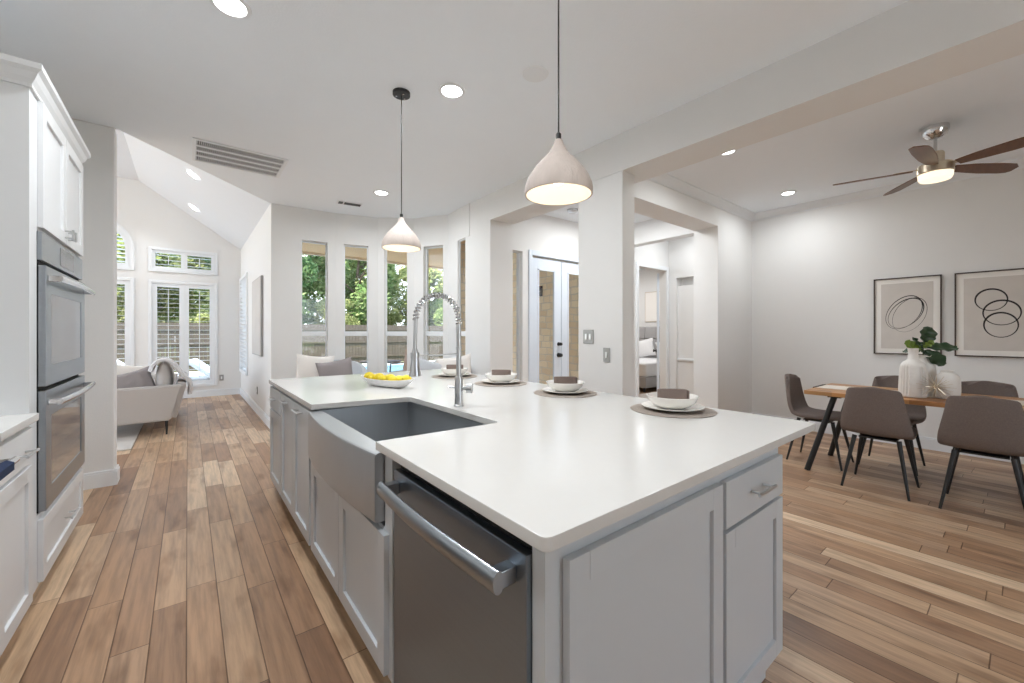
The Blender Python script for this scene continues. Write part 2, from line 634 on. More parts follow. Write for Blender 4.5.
P = [(0.887, 6.36), (1.70, 6.30), (2.27, 6.14), (2.72, 5.84), (3.03, 5.33), (2.99, 4.79)]
mb = MB()
mb.prism([(-1.3, -3.2), (3.1, -3.2), (3.1, 4.79), (3.15, 5.38), (2.80, 5.94), (2.33, 6.26), (1.72, 6.42), (0.92, 6.42), (-0.49, 4.86), (-1.3, 4.86)], HC, HC + 0.10)
struct(mb.build('ceiling', 'ceil'), 'flat white ceiling over the kitchen and breakfast nook', 'ceiling')
mb = MB()
mb.box((3.1, -3.2, 3.03), (6.6, 2.66, 3.13))
struct(mb.build('ceiling_dining', 'ceil'), 'flat white ceiling over the dining area', 'ceiling')
mb = MB()
mb.box((3.1, 2.66, HC), (10.2, 8.2, HC + 0.1))
struct(mb.build('ceiling_hallway', 'ceil'), 'white ceiling of the entry hall', 'ceiling')
# vaulted living room ceiling
mb = MB()
k = 0.70
zt = HC + k * 1.6
mb.M = Matrix()
t = bmesh.new()
xs = [(0.90, HC + 0.003), (-0.72, zt), (-6.0, zt)]
pr = [t.verts.new((x, 4.7, z)) for x, z in xs] + [t.verts.new((x, 4.7, z + 0.12)) for x, z in reversed(xs)]
f = t.faces.new(pr)
r = bmesh.ops.extrude_face_region(t, geom=[f])
for v in r['geom']:
    if isinstance(v, bmesh.types.BMVert):
        v.co.y = 10.6
bmesh.ops.recalc_face_normals(t, faces=t.faces[:])
mb._add(t, False)
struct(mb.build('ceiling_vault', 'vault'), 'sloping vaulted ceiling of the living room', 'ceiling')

# ---------------------------------------------------------------- walls
mb = MB()   # gable wall of the living room, windows cut out
GY = 10.42
t = bmesh.new()
WIN_G = [(-0.535, 0.43, 0.27, 2.27), (-0.535, 0.43, 2.54, 2.90), (-1.85, -0.84, 0.35, 2.28)]
mb.box((-6, GY, 0), (-1.85, GY + 0.14, 4.3))
mb.box((-1.85, GY, 0), (-0.84, GY + 0.14, 0.35))
mb.box((-1.85, GY, 2.28), (-0.84, GY + 0.14, 2.53))
mb.box((-0.84, GY, 0), (-0.535, GY + 0.14, 4.3))
mb.box((-0.535, GY, 0), (0.43, GY + 0.14, 0.27))
mb.box((-0.535, GY, 2.27), (0.43, GY + 0.14, 2.54))
mb.box((-0.535, GY, 2.90), (0.43, GY + 0.14, 4.2))
mb.box((0.43, GY, 0), (1.02, GY + 0.14, 3.5))
# spandrels around the arched head
cx, cz, rr_ = -1.345, 2.88, 0.505
N = 16
for i in range(N):
    a0, a1 = pi * i / N, pi * (i + 1) / N
    x0_, x1_ = cx + rr_ * cos(a1), cx + rr_ * cos(a0)
    z0_, z1_ = cz + rr_ * sin(a1), cz + rr_ * sin(a0)
    t = bmesh.new()
    q = [(x0_, z0_), (x1_, z1_), (x1_, 4.3), (x0_, 4.3)]
    f = t.faces.new([t.verts.new((x, GY, z)) for x, z in q])
    r = bmesh.ops.extrude_face_region(t, geom=[f])
    for v in r['geom']:
        if isinstance(v, bmesh.types.BMVert):
            v.co.y = GY + 0.14
    bmesh.ops.recalc_face_normals(t, faces=t.faces[:])
    mb._add(t, False)
struct(mb.build('wall_north', 'wall'), 'gable end wall of the living room', 'wall')

mb = MB()   # wall between living room and nook, window near the far end
wall_panel(mb, (0.887, 10.42), (0.887, 6.36), 0, HC + 0.05, 0.14, [(0.16, 1.30, 0.56, 2.38)])
struct(mb.build('wall_east', 'wall'), 'living room side wall next to the breakfast nook', 'wall')

mb = MB()   # west kitchen wall and the stub
mb.box((-1.30, -3.2, 0), (-1.18, 4.86, HC))
mb.box((-1.30, 4.86, 0), (-0.49, 5.02, HC), bev=0.012)
struct(mb.build('wall_west', 'wall'), 'kitchen wall ending in a stub beside the ovens', 'wall')
mb = MB()   # drywall drop between flat and vaulted ceiling
F, L, a = frame_of((-0.49, 4.86), (0.92, 6.42))
mb.M = F
mb.box((0, -0.1, HC + 0.1), (L, 0, 4.3))
mb.M = Matrix()
mb.box((-6, 4.86, HC), (-0.49, 4.94, 4.3))
mb.box((-6, 4.86, 0), (-1.30, 4.98, HC))
struct(mb.build('wall_vault_drop', 'wall'), 'wall rising from the flat ceiling to the vault', 'wall')

# breakfast bay: five facets, each with one tall window
WT, WB_ = 2.615, 0.62
bay = [(0, 301.6, 328.0), (1, 344.0, 368.4), (2, 384.5, 407.3), (3, 423.4, 443.0), (4, 457.6, 469.4)]


def ray_hit(u, p0, p1):
    a = math.atan((u - 512) / 408.0) + R(38.49)
    dx, dy = sin(a), cos(a)
    ex, ey = p1[0] - p0[0], p1[1] - p0[1]
    det = dx * (-ey) + dy * ex
    s = (dx * p0[1] - dy * p0[0]) / -(dx * ey - dy * ex)
    return s * math.hypot(ex, ey)


BAYW = []
mb = MB()
for i, (f_, u0, u1) in enumerate(bay):
    p0, p1 = P[f_], P[f_ + 1]
    s0, s1 = sorted((ray_hit(u0, p0, p1), ray_hit(u1, p0, p1)))
    BAYW.append((p0, p1, s0, s1))
    wall_panel(mb, p0, p1, 0, HC, 0.14 if i < 4 else 0.05, [(s0, s1, WB_, WT)])
struct(mb.build('wall_bay', 'wall'), 'faceted bay wall of the breakfast nook', 'wall')

mb = MB()   # wall and header in line with the beam, the post and the beam itself
mb.box((2.99, 4.20, 0), (3.35, 4.79, HC))
mb.box((2.99, 2.72, HB), (3.35, 4.20, HC))
struct(mb.build('wall_partition', 'wall'), 'wall and header over the wide opening to the entry', 'wall')
mb = MB()
mb.box((2.99, 2.20, 0), (3.17, 2.72, HB), bev=0.008)
struct(mb.build('wall_post', 'wall'), 'square wall post carrying the ceiling beam', 'post')
mb = MB()
mb.box((2.99, -3.2, HB), (3.35, 2.72, HC))
struct(mb.build('trim_beam', 'wall'), 'boxed ceiling beam between kitchen and dining area', 'beam')

mb = MB()   # wall behind the dining area with its cased opening
mb.box((3.35, 2.50, 2.70), (5.43, 2.83, HC), bev=0.004)
mb.box((3.17, 2.50, 2.70), (3.35, 2.72, HB))
mb.box((5.43, 2.50, 0), (7.10, 2.83, HC), bev=0.006)
struct(mb.build('wall_dining', 'wall'), 'dining wall with a wide drywall opening to the hall', 'wall')
mb = MB()
mb.box((6.49, -3.2, 0), (6.62, 2.50, 3.03))
struct(mb.build('wall_south', 'wall'), 'long dining wall carrying the two framed prints', 'wall')

mb = MB()   # entry wall with sidelight and double door, hall walls, niche
EY = 4.45
mb.box((3.35, EY, 0), (3.53, EY + 0.14, HC))
mb.box((3.53, EY, 0), (3.73, EY + 0.14, 0.3))
mb.box((3.53, EY, 2.46), (3.73, EY + 0.14, HC))
mb.box((3.73, EY, 0), (3.89, EY + 0.14, HC))
mb.box((3.89, EY, 2.44), (5.19, EY + 0.14, HC))
mb.box((5.19, EY, 0), (5.62, EY + 0.14, HC))
struct(mb.build('wall_entry', 'wall'), 'entry wall around the glazed double door', 'wall')
mb = MB()
mb.box((5.62, 4.10, 0), (6.0, 4.22, HC))
mb.box((6.0, 4.10, 2.44), (6.86, 4.22, HC))
mb.box((6.86, 4.10, 0), (7.10, 4.22, HC))
mb.box((5.62, 4.22, 0), (5.76, 4.59, HC))
# niche wall, facing west
mb.box((6.96, 3.95, 0), (7.20, 4.10, HC))
mb.box((6.96, 2.83, 2.30), (7.20, 3.95, HC))
mb.box((7.03, 2.83, 0.0), (7.20, 3.95, 2.16))
mb.box((7.14, 2.83, 2.16), (7.20, 3.95, 2.30))
mb.box((5.62, 2.83, 2.72), (5.80, 4.10, HC))
struct(mb.build('wall_hall', 'wall'), 'hallway walls with a shallow niche', 'wall')
mb = MB()
mb.box((6.985, 2.83, 0.80), (7.03, 3.95, 0.84), bev=0.008)
struct(mb.build('trim_niche', 'trim'), 'white ledge across the hallway niche', 'trim')
mb = MB()
mb.box((9.90, 4.22, 0), (10.02, 8.1, HC))
mb.box((5.76, 8.0, 0), (9.90, 8.1, HC))
mb.box((7.10, 4.10, 0), (9.90, 4.22, HC))
struct(mb.build('wall_bedroom', 'wall'), 'white bedroom walls beyond the hall door', 'wall')
mb = MB()
mb.box((5.62, 4.59, -0.1), (5.76, 9.0, 3.3))
struct(mb.build('wall_outer', 'stone'), 'limestone house wall outside the entry door', 'wall')

mb = MB()   # unseen wall behind the viewpoint, opening sized to limit light from behind
mb.box((-1.30, -3.32, 0), (1.5, -3.2, HC))
mb.box((1.5, -3.32, 2.5), (3.3, -3.2, HC))
mb.box((3.3, -3.32, 0), (6.62, -3.2, HC))
struct(mb.build('wall_rear', 'wall'), 'unseen kitchen wall opposite the bay, its opening sized for incoming light', 'wall')

# baseboards
BH = 0.135


def baseboard(name, p0, p1, label):
    m_ = MB()
    F, L, a = frame_of(p0, p1)
    m_.M = F
    m_.box((0, -0.018, 0), (L, 0, BH - 0.02))
    m_.box((0, -0.012, BH - 0.02), (L, 0, BH), bev=0.004)
    return struct(m_.build(name, 'trim'), label, 'baseboard')


baseboard('baseboard_north', (-6, GY), (0.887, GY), 'white baseboard along the gable wall')
baseboard('baseboard_east', (0.887, GY), (0.887, 6.36), 'white baseboard along the living room side wall')
baseboard('baseboard_west', (-1.18, 4.86), (-0.472, 4.86), 'white baseboard on the stub wall beside the ovens')
baseboard('baseboard_stub', (-0.49, 4.861), (-0.49, 5.02), 'white baseboard return on the end of the stub wall').location.x = 0
baseboard('baseboard_south', (6.49, 2.5), (6.49, -3.2), 'white baseboard below the framed prints')
baseboard('baseboard_dining', (5.43, 2.5), (6.49, 2.5), 'white baseboard in the dining corner')
baseboard('baseboard_hall', (5.45, 2.83), (5.45, 2.5), 'white baseboard inside the dining opening').location.x = 0
for i, (p0, p1, s0, s1) in enumerate(BAYW[:4]):
    baseboard('baseboard_bay', p0, p1, 'white baseboard below bay window %s' % ['one', 'two', 'three', 'four'][i])
# crown moulding round the dining ceiling
mb = MB()
cpf = [(0.0, 2.935), (0.012, 2.935), (0.014, 2.95), (0.03, 2.965), (0.055, 2.985), (0.072, 3.008), (0.08, 3.012), (0.08, 3.03), (0.0, 3.03)]
t = bmesh.new()
loops = [[t.verts.new(p) for p in ((3.37, 2.5 - d, z), (6.49 - d, 2.5 - d, z), (6.49 - d, -3.2, z))] for d, z in cpf]
for a, b in zip(loops, loops[1:]):
    for k in range(2):
        t.faces.new((a[k], b[k], b[k + 1], a[k + 1]))
bmesh.ops.recalc_face_normals(t, faces=t.faces[:])
mb._add(t, False)
struct(mb.build('trim_crown', 'trim'), 'white crown moulding around the dining ceiling', 'crown moulding')


# ---------------------------------------------------------------- windows
def tall_window(idx, p0, p1, s0, s1, za, zb, label, rail=1.29, fw=0.016):
    F, L, a = frame_of(p0, p1)
    base = F @ Vector(((s0 + s1) / 2, 0, za))
    root = sempty('window_%d' % idx, label, 'window', base, a)
    hw = (s1 - s0) / 2
    H = zb - za
    m_ = MB()
    d0, d1 = (0.07, 0.12) if idx != 5 else (0.02, 0.045)
    m_.box((-hw, d0, 0), (-hw + fw, d1, H))
    m_.box((hw - fw, d0, 0), (hw, d1, H))
    m_.box((-hw, d0, 0), (hw, d1, fw * 1.5))
    m_.box((-hw, d0, H - fw), (hw, d1, H))
    if rail:
        m_.box((-hw, d0 - 0.01, rail - za - 0.035), (hw, d1, rail - za + 0.035), bev=0.004)
    m_.build('window_frame', 'trim', root)
    m_ = MB()
    m_.box((-hw + fw, d0 + 0.018, fw), (hw - fw, d0 + 0.021, H - fw))
    m_.build('pane', 'glass', root)
    m_ = MB()
    m_.box((-hw, -0.02, -0.025), (hw, 0.13, 0.0), bev=0.004)
    m_.build('window_sill', 'trim', root)
    return root


names = ['first bay window counting from the living room wall', 'second bay window counting from the living room wall',
         'third bay window, behind the small pendant lamp', 'fourth bay window, behind the tall faucet',
         'fifth bay window, narrow, showing its stone reveal outside']
for i, (p0, p1, s0, s1) in enumerate(BAYW):
    tall_window(i + 1, p0, p1, s0, s1, WB_, WT, names[i])
tall_window(6, (3.35, EY), (5.6, EY), 0.18, 0.38, 0.3, 2.46, 'slim sidelight window beside the entry door', rail=None, fw=0.010)


def shutter_window(idx, x0, x1, z0, z1, label, panels=2, muntin=True, louver=True):
    """Cased opening on the gable wall with plantation shutters."""
    xm = (x0 + x1) / 2
    root = sempty('window_%d' % idx, label, 'window', (xm, GY, z0))
    hw = (x1 - x0) / 2
    H = z1 - z0
    m_ = MB()
    cw = 0.055
    for a, b in (((-hw - cw, -0.025, -cw), (-hw, 0.0, H + cw)), ((hw, -0.025, -cw), (hw + cw, 0.0, H + cw)),
                 ((-hw, -0.025, H), (hw, 0.0, H + cw)), ((-hw, -0.03, -cw), (hw, 0.0, 0))):
        m_.box(a, b, bev=0.004)
    m_.build('casing', 'trim', root)
    pw = 2 * hw / panels
    for p in range(panels):
        xa = -hw + p * pw
        st = 0.075 if H > 1 else 0.05
        m_ = MB()
        m_.box((xa, 0.0, 0), (xa + st, 0.03, H), bev=0.003)
        m_.box((xa + pw - st, 0.0, 0), (xa + pw, 0.03, H), bev=0.003)
        m_.box((xa + st, 0.0, 0), (xa + pw - st, 0.03, st), bev=0.003)
        m_.box((xa + st, 0.0, H - st), (xa + pw - st, 0.03, H), bev=0.003)
        fr = m_.build('shutter_frame', 'trim', root)
        m_ = MB()
        nl = max(3, int((H - 2 * st) / 0.088))
        for q in range(nl):
            zz = st + (q + 0.5) * (H - 2 * st) / nl
            m_.M = Matrix.Translation((0, 0.015, zz)) @ Matrix.Rotation(R(2), 4, 'X')
            m_.box((xa + st, -0.03, -0.003), (xa + pw - st, 0.03, 0.003))
        m_.M = Matrix()
        m_.build('louver', 'trim', fr)
        m_ = MB()
        m_.box((xa + pw / 2 - 0.006, -0.022, st + 0.05), (xa + pw / 2 + 0.006, -0.012, H - st - 0.05))
        m_.build('tilt_rod', 'trim', fr)
    m_ = MB()
    m_.box((-hw, 0.10, 0), (hw, 0.105, H))
    m_.build('pane', 'glass', root)
    return root


shutter_window(7, -0.535, 0.43, 0.27, 2.27, 'shuttered patio window in the gable wall, behind the sofa')
shutter_window(8, -0.535, 0.43, 2.54, 2.90, 'low shuttered transom window high in the gable wall')
shutter_window(9, -1.85, -0.84, 0.35, 2.28, 'shuttered window below the arched one, partly behind the stub wall')
# arched window head
root = sempty('window_10', 'arched shuttered window high in the gable wall', 'window', (cx, GY, 2.53))
mb = MB()
for (ra, rb, ya, yb_) in ((rr_, rr_ + 0.055, -0.025, 0.0), (rr_ - 0.07, rr_, 0.0, 0.03)):
    for i in range(16):
        a0, a1 = pi * i / 16, pi * (i + 1) / 16
        t = bmesh.new()
        q = [(ra * cos(a0), 0.35 + ra * sin(a0)), (rb * cos(a0), 0.35 + rb * sin(a0)), (rb * cos(a1), 0.35 + rb * sin(a1)), (ra * cos(a1), 0.35 + ra * sin(a1))]
        f = t.faces.new([t.verts.new((x, ya, z)) for x, z in q])
        r = bmesh.ops.extrude_face_region(t, geom=[f])
        for v in r['geom']:
            if isinstance(v, bmesh.types.BMVert):
                v.co.y = yb_
        bmesh.ops.recalc_face_normals(t, faces=t.faces[:])
        mb._add(t, False)
    for s in (-1, 1):
        xa, xb = sorted((s * ra, s * rb))
        mb.box((xa, ya, -0.05 if ra == rr_ else 0), (xb, yb_, 0.35))
mb.box((-rr_ - 0.055, -0.03, -0.055), (rr_ + 0.055, 0, 0.0))
mb.box((-rr_ + 0.07, 0, 0.0), (rr_ - 0.07, 0.029, 0.07))
mb.build('casing', 'trim', root)
mb = MB()
for q in range(10):
    zz = 0.10 + q * 0.075
    hw = (rr_ - 0.07) if zz < 0.35 else math.sqrt(max(0.0, (rr_ - 0.07) ** 2 - (zz - 0.35) ** 2))
    if hw > 0.03:
        mb.M = Matrix.Translation((0, 0.015, zz)) @ Matrix.Rotation(R(-8), 4, 'X')
        mb.box((-hw, -0.03, -0.004), (hw, 0.03, 0.004))
mb.M = Matrix()
mb.build('louver', 'trim', root)
# side window with shutters on the east living wall
root = sempty('window_11', 'shuttered window on the living room side wall beside the tall picture', 'window', (0.887, 9.69, 0.56), R(-90))
mb = MB()
hw, H = 0.57, 1.82
for a, b in (((-hw - .06, -0.03, -.06), (-hw, 0, H + .06)), ((hw, -0.03, -.06), (hw + .06, 0, H + .06)), ((-hw, -0.03, H), (hw, 0, H + .06)), ((-hw, -0.04, -.06), (hw, 0, 0))):
    mb.box(a, b, bev=0.004)
mb.build('casing', 'trim', root)
mb = MB()
for q in range(24):
    mb.M = Matrix.Translation((0, 0.0, 0.04 + q * 0.0758)) @ Matrix.Rotation(R(-35), 4, 'X')
    mb.box((-hw, -0.035, -0.004), (hw, 0.035, 0.004))
mb.M = Matrix()
mb.build('louver', 'trim', root)
mb = MB()
mb.box((-hw, 0.10, 0), (hw, 0.105, H))
mb.build('pane', 'glass', root)

# ---------------------------------------------------------------- entry double door
for di, (x0, x1, hinge, label) in enumerate(((3.915, 4.535, 1, 'glazed entry door leaf with black hinges and the knob set'), (4.545, 5.165, -1, 'second glazed entry door leaf, next to the wall post'))):
    root = sempty('door_%d' % (di + 1), label, 'door', ((x0 + x1) / 2, EY + 0.03, 0.01))
    hw = (x1 - x0) / 2
    H = 2.40
    mb = MB()
    sw = 0.135
    mb.box((-hw, 0, 0), (-hw + sw, 0.045, H), bev=0.003)
    mb.box((hw - sw, 0, 0), (hw, 0.045, H), bev=0.003)
    mb.box((-hw + sw, 0, 0), (hw - sw, 0.045, 0.26))
    mb.box((-hw + sw, 0, H - 0.16), (hw - sw, 0.045, H))
    for a, b in (((-hw + sw, -0.008, 0.26), (-hw + sw + 0.02, 0, H - 0.16)), ((hw - sw - 0.02, -0.008, 0.26), (hw - sw, 0, H - 0.16)),
                 ((-hw + sw, -0.008, 0.26), (hw - sw, 0, 0.28)), ((-hw + sw, -0.008, H - 0.18), (hw - sw, 0, H - 0.16))):
        mb.box(a, b)
    mb.build('door_panel', 'door', root)
    mb = MB()
    mb.box((-hw + sw, 0.02, 0.26), (hw - sw, 0.025, H - 0.16))
    mb.build('pane', 'glass', root)
    for zz in (0.28, 1.2, 2.12):
        mb = MB()
        mb.box((-hinge * hw - 0.012, -0.012, zz - 0.05), (-hinge * hw + 0.012, 0.0, zz + 0.05))
        mb.build('hinge', 'black', root)
    if di == 0:
        for zz, rr in ((1.12, 0.028), (0.95, 0.034)):
            mb = MB()
            mb.M = Matrix.Translation((hw - 0.06, 0, zz)) @ Matrix.Rotation(R(90), 4, 'X')
            mb.lathe([(0, 0), (rr, 0), (rr, 0.012), (0.012, 0.02), (0.012, 0.035), (rr * 0.9, 0.045), (rr * 0.8, 0.07), (0, 0.075)], n=16)
            mb.build('knob', 'black', root)
mb = MB()
mb.box((3.84, EY - 0.02, 0), (3.905, EY + 0.05, 2.50), bev=0.004)
mb.box((5.175, EY - 0.02, 0), (5.24, EY + 0.05, 2.50), bev=0.004)
mb.box((3.905, EY - 0.02, 2.43), (5.175, EY + 0.05, 2.50), bev=0.004)
struct(mb.build('trim_entry', 'door'), 'casing around the entry double door', 'trim')
# bedroom door
mb = MB()
mb.box((5.93, 4.075, 0), (6.0, 4.10, 2.51), bev=0.003)
mb.box((6.86, 4.075, 0), (6.93, 4.10, 2.51), bev=0.003)
mb.box((6.0, 4.075, 2.44), (6.86, 4.10, 2.51), bev=0.003)
struct(mb.build('trim_bedroom', 'trim'), 'white casing around the bedroom doorway', 'trim')
root = sempty('door_3', 'white bedroom door standing open into the bedroom', 'door', (6.87, 4.235, 0.01), R(32.5))
mb = MB()
mb.box((0, 0, 0), (0.80, 0.04, 2.40), bev=0.003)
mb.build('door_panel', 'door', root)
mb = MB()
mb.M = Matrix.Translation((0.73, 0.04, 0.93)) @ Matrix.Rotation(R(-90), 4, 'X')
mb.lathe([(0, 0), (0.03, 0), (0.03, 0.01), (0.012, 0.02), (0.012, 0.04), (0.03, 0.05), (0.025, 0.07), (0, 0.075)], n=16)
mb.build('knob', 'black', root)


# ---------------------------------------------------------------- cabinetry
def shaker(mb, x0, x1, z0, z1, y=0.0, t=0.02, rail=0.062):
    """Shaker front lying just in front of y (towards -Y)."""
    mb.box((x0, y - t, z0), (x0 + rail, y, z1), bev=0.002)
    mb.box((x1 - rail, y - t, z0), (x1, y, z1), bev=0.002)
    mb.box((x0 + rail, y - t, z0), (x1 - rail, y, z0 + rail), bev=0.002)
    mb.box((x0 + rail, y - t, z1 - rail), (x1 - rail, y, z1), bev=0.002)
    mb.box((x0 + rail - 0.001, y - t * 0.45, z0 + rail - 0.001), (x1 - rail + 0.001, y, z1 - rail + 0.001))
    return mb


def bar_pull(parent, x, z, length=0.13, vertical=False, y=-0.02):
    m_ = MB()
    r = 0.0055
    h = length / 2
    if vertical:
        m_.tube([(x, y - 0.032, z - h), (x, y - 0.032, z + h)], r)
        for s in (-1, 1):
            m_.tube([(x, y, z + s * h * 0.68), (x, y - 0.032, z + s * h * 0.68)], r * 0.8)
    else:
        m_.tube([(x - h, y - 0.032, z), (x + h, y - 0.032, z)], r)
        for s in (-1, 1):
            m_.tube([(x + s * h * 0.68, y, z), (x + s * h * 0.68, y - 0.032, z)], r * 0.8)
    return m_.build('handle', 'nickel', parent)


def front(name, parent, x0, x1, z0, z1, m, pull=None, slab=False):
    m_ = MB()
    if slab:
        m_.box((x0, -0.02, z0), (x1, 0, z1), bev=0.003)
    else:
        shaker(m_, x0, x1, z0, z1)
    o = m_.build(name, m, parent)
    if pull:
        bar_pull(o, *pull)
    return o


def carcass(parent, wdt, dep, z1, m, toe=True, z0=0.0):
    m_ = MB()
    if toe:
        m_.box((0, 0, 0.10), (wdt, dep, z1))
        m_.box((0, 0.07, 0.0), (wdt, dep, 0.10))
    else:
        m_.box((0, 0, z0), (wdt, dep, z1))
    return m_.build('body', m, parent)


FX = 0.548   # aisle face of the island
IZ = 0.884   # underside of the quartz
# far drawer-and-door unit
c = thing('base_cabinet', 'far end island cabinet with one drawer over a door, facing the aisle', 'cabinet', (FX, 3.86, 0), R(-90))
carcass(c, 0.49, 0.60, IZ, 'grey')
front('drawer', c, 0.01, 0.48, 0.70, 0.865, 'grey', (0.245, 0.79), slab=True)
front('door', c, 0.01, 0.48, 0.115, 0.685, 'grey')
c = thing('base_cabinet', 'island pull-out cabinet with two tall fronts beside the steel sink', 'cabinet', (FX, 3.368, 0), R(-90))
carcass(c, 0.90, 0.60, IZ, 'grey')
front('door', c, 0.01, 0.445, 0.115, 0.865, 'grey', (0.2275, 0.83, 0.16))
front('door', c, 0.455, 0.89, 0.115, 0.865, 'grey', (0.6725, 0.83, 0.16))
# sink base
c = thing('sink_cabinet', 'island sink cabinet with two doors below the apron sink', 'cabinet', (FX, 2.466, 0), R(-90))
m_ = MB()
m_.box((0, 0.03, 0.10), (1.12, 0.60, 0.60))
m_.box((0, 0.0, 0.10), (0.035, 0.60, IZ))
m_.box((1.055, 0.0, 0.10), (1.12, 0.60, IZ))
m_.box((0.035, 0.0, 0.10), (1.055, 0.03, 0.612))
m_.box((0, 0.07, 0), (1.12, 0.60, 0.10))
m_.build('body', 'grey', c)
front('door', c, 0.03, 0.553, 0.115, 0.60, 'grey')
front('door', c, 0.559, 1.092, 0.115, 0.60, 'grey')
# dishwasher
d = thing('dishwasher', 'stainless steel dishwasher with a towel bar handle built into the island', 'dishwasher', (FX, 1.309, 0), R(-90))
m_ = MB()
m_.box((0.004, 0.012, 0.10), (0.680, 0.58, 0.880))
m_.box((0.004, 0.06, 0.0), (0.680, 0.58, 0.10))
m_.build('body', 'rubber', d)
m_ = MB()
m_.box((0.008, -0.014, 0.115), (0.684, 0.012, 0.850), bev=0.004)
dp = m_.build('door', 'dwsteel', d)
m_ = MB()
pts = [(0.022 + 0.633 * i / 16, -0.062 - 0.012 * sin(pi * i / 16), 0.800) for i in range(17)]
m_.M = Matrix.Identity(4)
t = bmesh.new()
rings = []
for p in pts:
    ring = []
    for k in range(12):
        a = 2 * pi * k / 12
        ring.append(t.verts.new((p[0], p[1] + 0.014 * cos(a), p[2] + 0.024 * sin(a))))
    rings.append(ring)
for a, b in zip(rings, rings[1:]):
    for k in range(12):
        t.faces.new((a[k], a[(k + 1) % 12], b[(k + 1) % 12], b[k]))
t.faces.new(rings[0])
t.faces.new(rings[-1][::-1])
bmesh.ops.recalc_face_normals(t, faces=t.faces[:])
m_._add(t)
m_.box((0.024, -0.058, 0.782), (0.056, -0.014, 0.818), bev=0.003)
m_.box((0.621, -0.058, 0.782), (0.653, -0.014, 0.818), bev=0.003)
m_.build('handle', 'steel', dp)
# end cabinet block with decorative panel, door and drawer facing the camera side
c = thing('end_cabinet', 'island end cabinet with a shaker panel, one drawer and one door', 'cabinet', (0.548, 0.585, 0), 0)
m_ = MB()
m_.box((0.0, 0.0, 0.10), (1.21, 0.038, IZ))
m_.box((0.607, 0.038, 0.10), (1.21, 0.70, IZ))
m_.box((0.02, 0.025, 0), (1.16, 0.038, 0.10))
m_.box((0.607, 0.06, 0), (1.16, 0.70, 0.10))
m_.build('body', 'grey', c)
front('side_panel', c, 0.048, 0.715, 0.115, 0.845, 'grey')
front('drawer', c, 0.735, 1.198, 0.700, 0.845, 'grey', (0.966, 0.775, 0.14), slab=True)
front('door', c, 0.735, 1.198, 0.115, 0.688, 'grey')
c = thing('island_cabinet', 'plain painted back half of the island under the seating overhang', 'cabinet', (1.155, 1.29, 0), 0)
m_ = MB()
m_.box((0, 0, 0.0), (0.60, 2.57, IZ))
m_.build('body', 'grey', c)

# island quartz top


def round_poly(pts, rad):
    out = []
    n = len(pts)
    for i, p in enumerate(pts):
        r = rad.get(i, 0)
        p = Vector(p)
        if r == 0:
            out.append(tuple(p))
            continue
        a = (Vector(pts[i - 1]) - p).normalized()
        b = (Vector(pts[(i + 1) % n]) - p).normalized()
        for q in range(6):
            tt = q / 5
            p0, p1, p2 = p + a * r, p, p + b * r
            out.append(tuple(p0 * (1 - tt) ** 2 + p1 * 2 * tt * (1 - tt) + p2 * tt * tt))
    return out


poly = round_poly([(0.524, 0.558), (2.118, 0.558), (2.118, 3.90), (0.524, 3.90), (0.524, 2.40), (1.055, 2.32), (1.06, 1.415), (0.524, 1.44)],
                  {0: 0.022, 1: 0.022, 2: 0.022, 3: 0.022, 5: 0.03, 6: 0.03})
mb = MB()
mb.prism(poly, IZ, 0.914, bev=0.003)
tag(mb.build('island_countertop', 'quartz'), 'large white quartz island top with a sink cutout', 'countertop')

# farmhouse sink
s = thing('farmhouse_sink', 'stainless steel farmhouse sink with a bowed apron front set in the island', 'sink', (0.0, 0.0, 0.62))
m_ = MB()
y0, y1 = 1.418, 2.425
zt_, zb_ = 0.876 - 0.62, 0.012


def apron_x(v):
    tt = (v - 0.5) * 2
    return 0.513 - 0.034 * (1 - tt * tt)


t = bmesh.new()
nn = 24
cols = []
for i in range(nn + 1):
    v = i / nn
    y = y0 + (y1 - y0) * v
    xf = apron_x(v)
    xb = 0.575
    prof = [(xb, zb_), (xf + 0.006, zb_), (xf, zb_ + 0.008), (xf, zt_ - 0.014), (xf + 0.004, zt_ - 0.004), (xf + 0.014, zt_), (xb, zt_)]
    cols.append([t.verts.new((x, y, z)) for x, z in prof])
for a, b in zip(cols, cols[1:]):
    for k in range(len(a)):
        k2 = (k + 1) % len(a)
        t.faces.new((a[k], a[k2], b[k2], b[k]))
t.faces.new(cols[0])
t.faces.new(cols[-1][::-1])
bmesh.ops.recalc_face_normals(t, faces=t.faces[:])
m_._add(t)
m_.build('apron', 'sink', s)
m_ = MB()
bx0, bx1, by0, by1 = 0.575, 1.075, 1.44, 2.40
zf = 0.02
m_.box((bx0, by0 - 0.012, zf - 0.004), (bx1 + 0.012, by1 + 0.012, zf))
m_.box((bx0 - 0.0, by0 - 0.012, zf), (bx1 + 0.012, by0, zt_))
m_.box((bx0 - 0.0, by1, zf), (bx1 + 0.012, by1 + 0.012, zt_))
m_.box((bx1, by0, zf), (bx1 + 0.012, by1, zt_))
m_.build('basin', 'sink', s)
m_ = MB()
m_.lathe([(0, 0.002), (0.03, 0.002), (0.045, 0.006), (0.055, 0.004), (0.057, 0)], (0.83, 1.9, zf), n=24)
m_.build('drain', 'chrome', s)

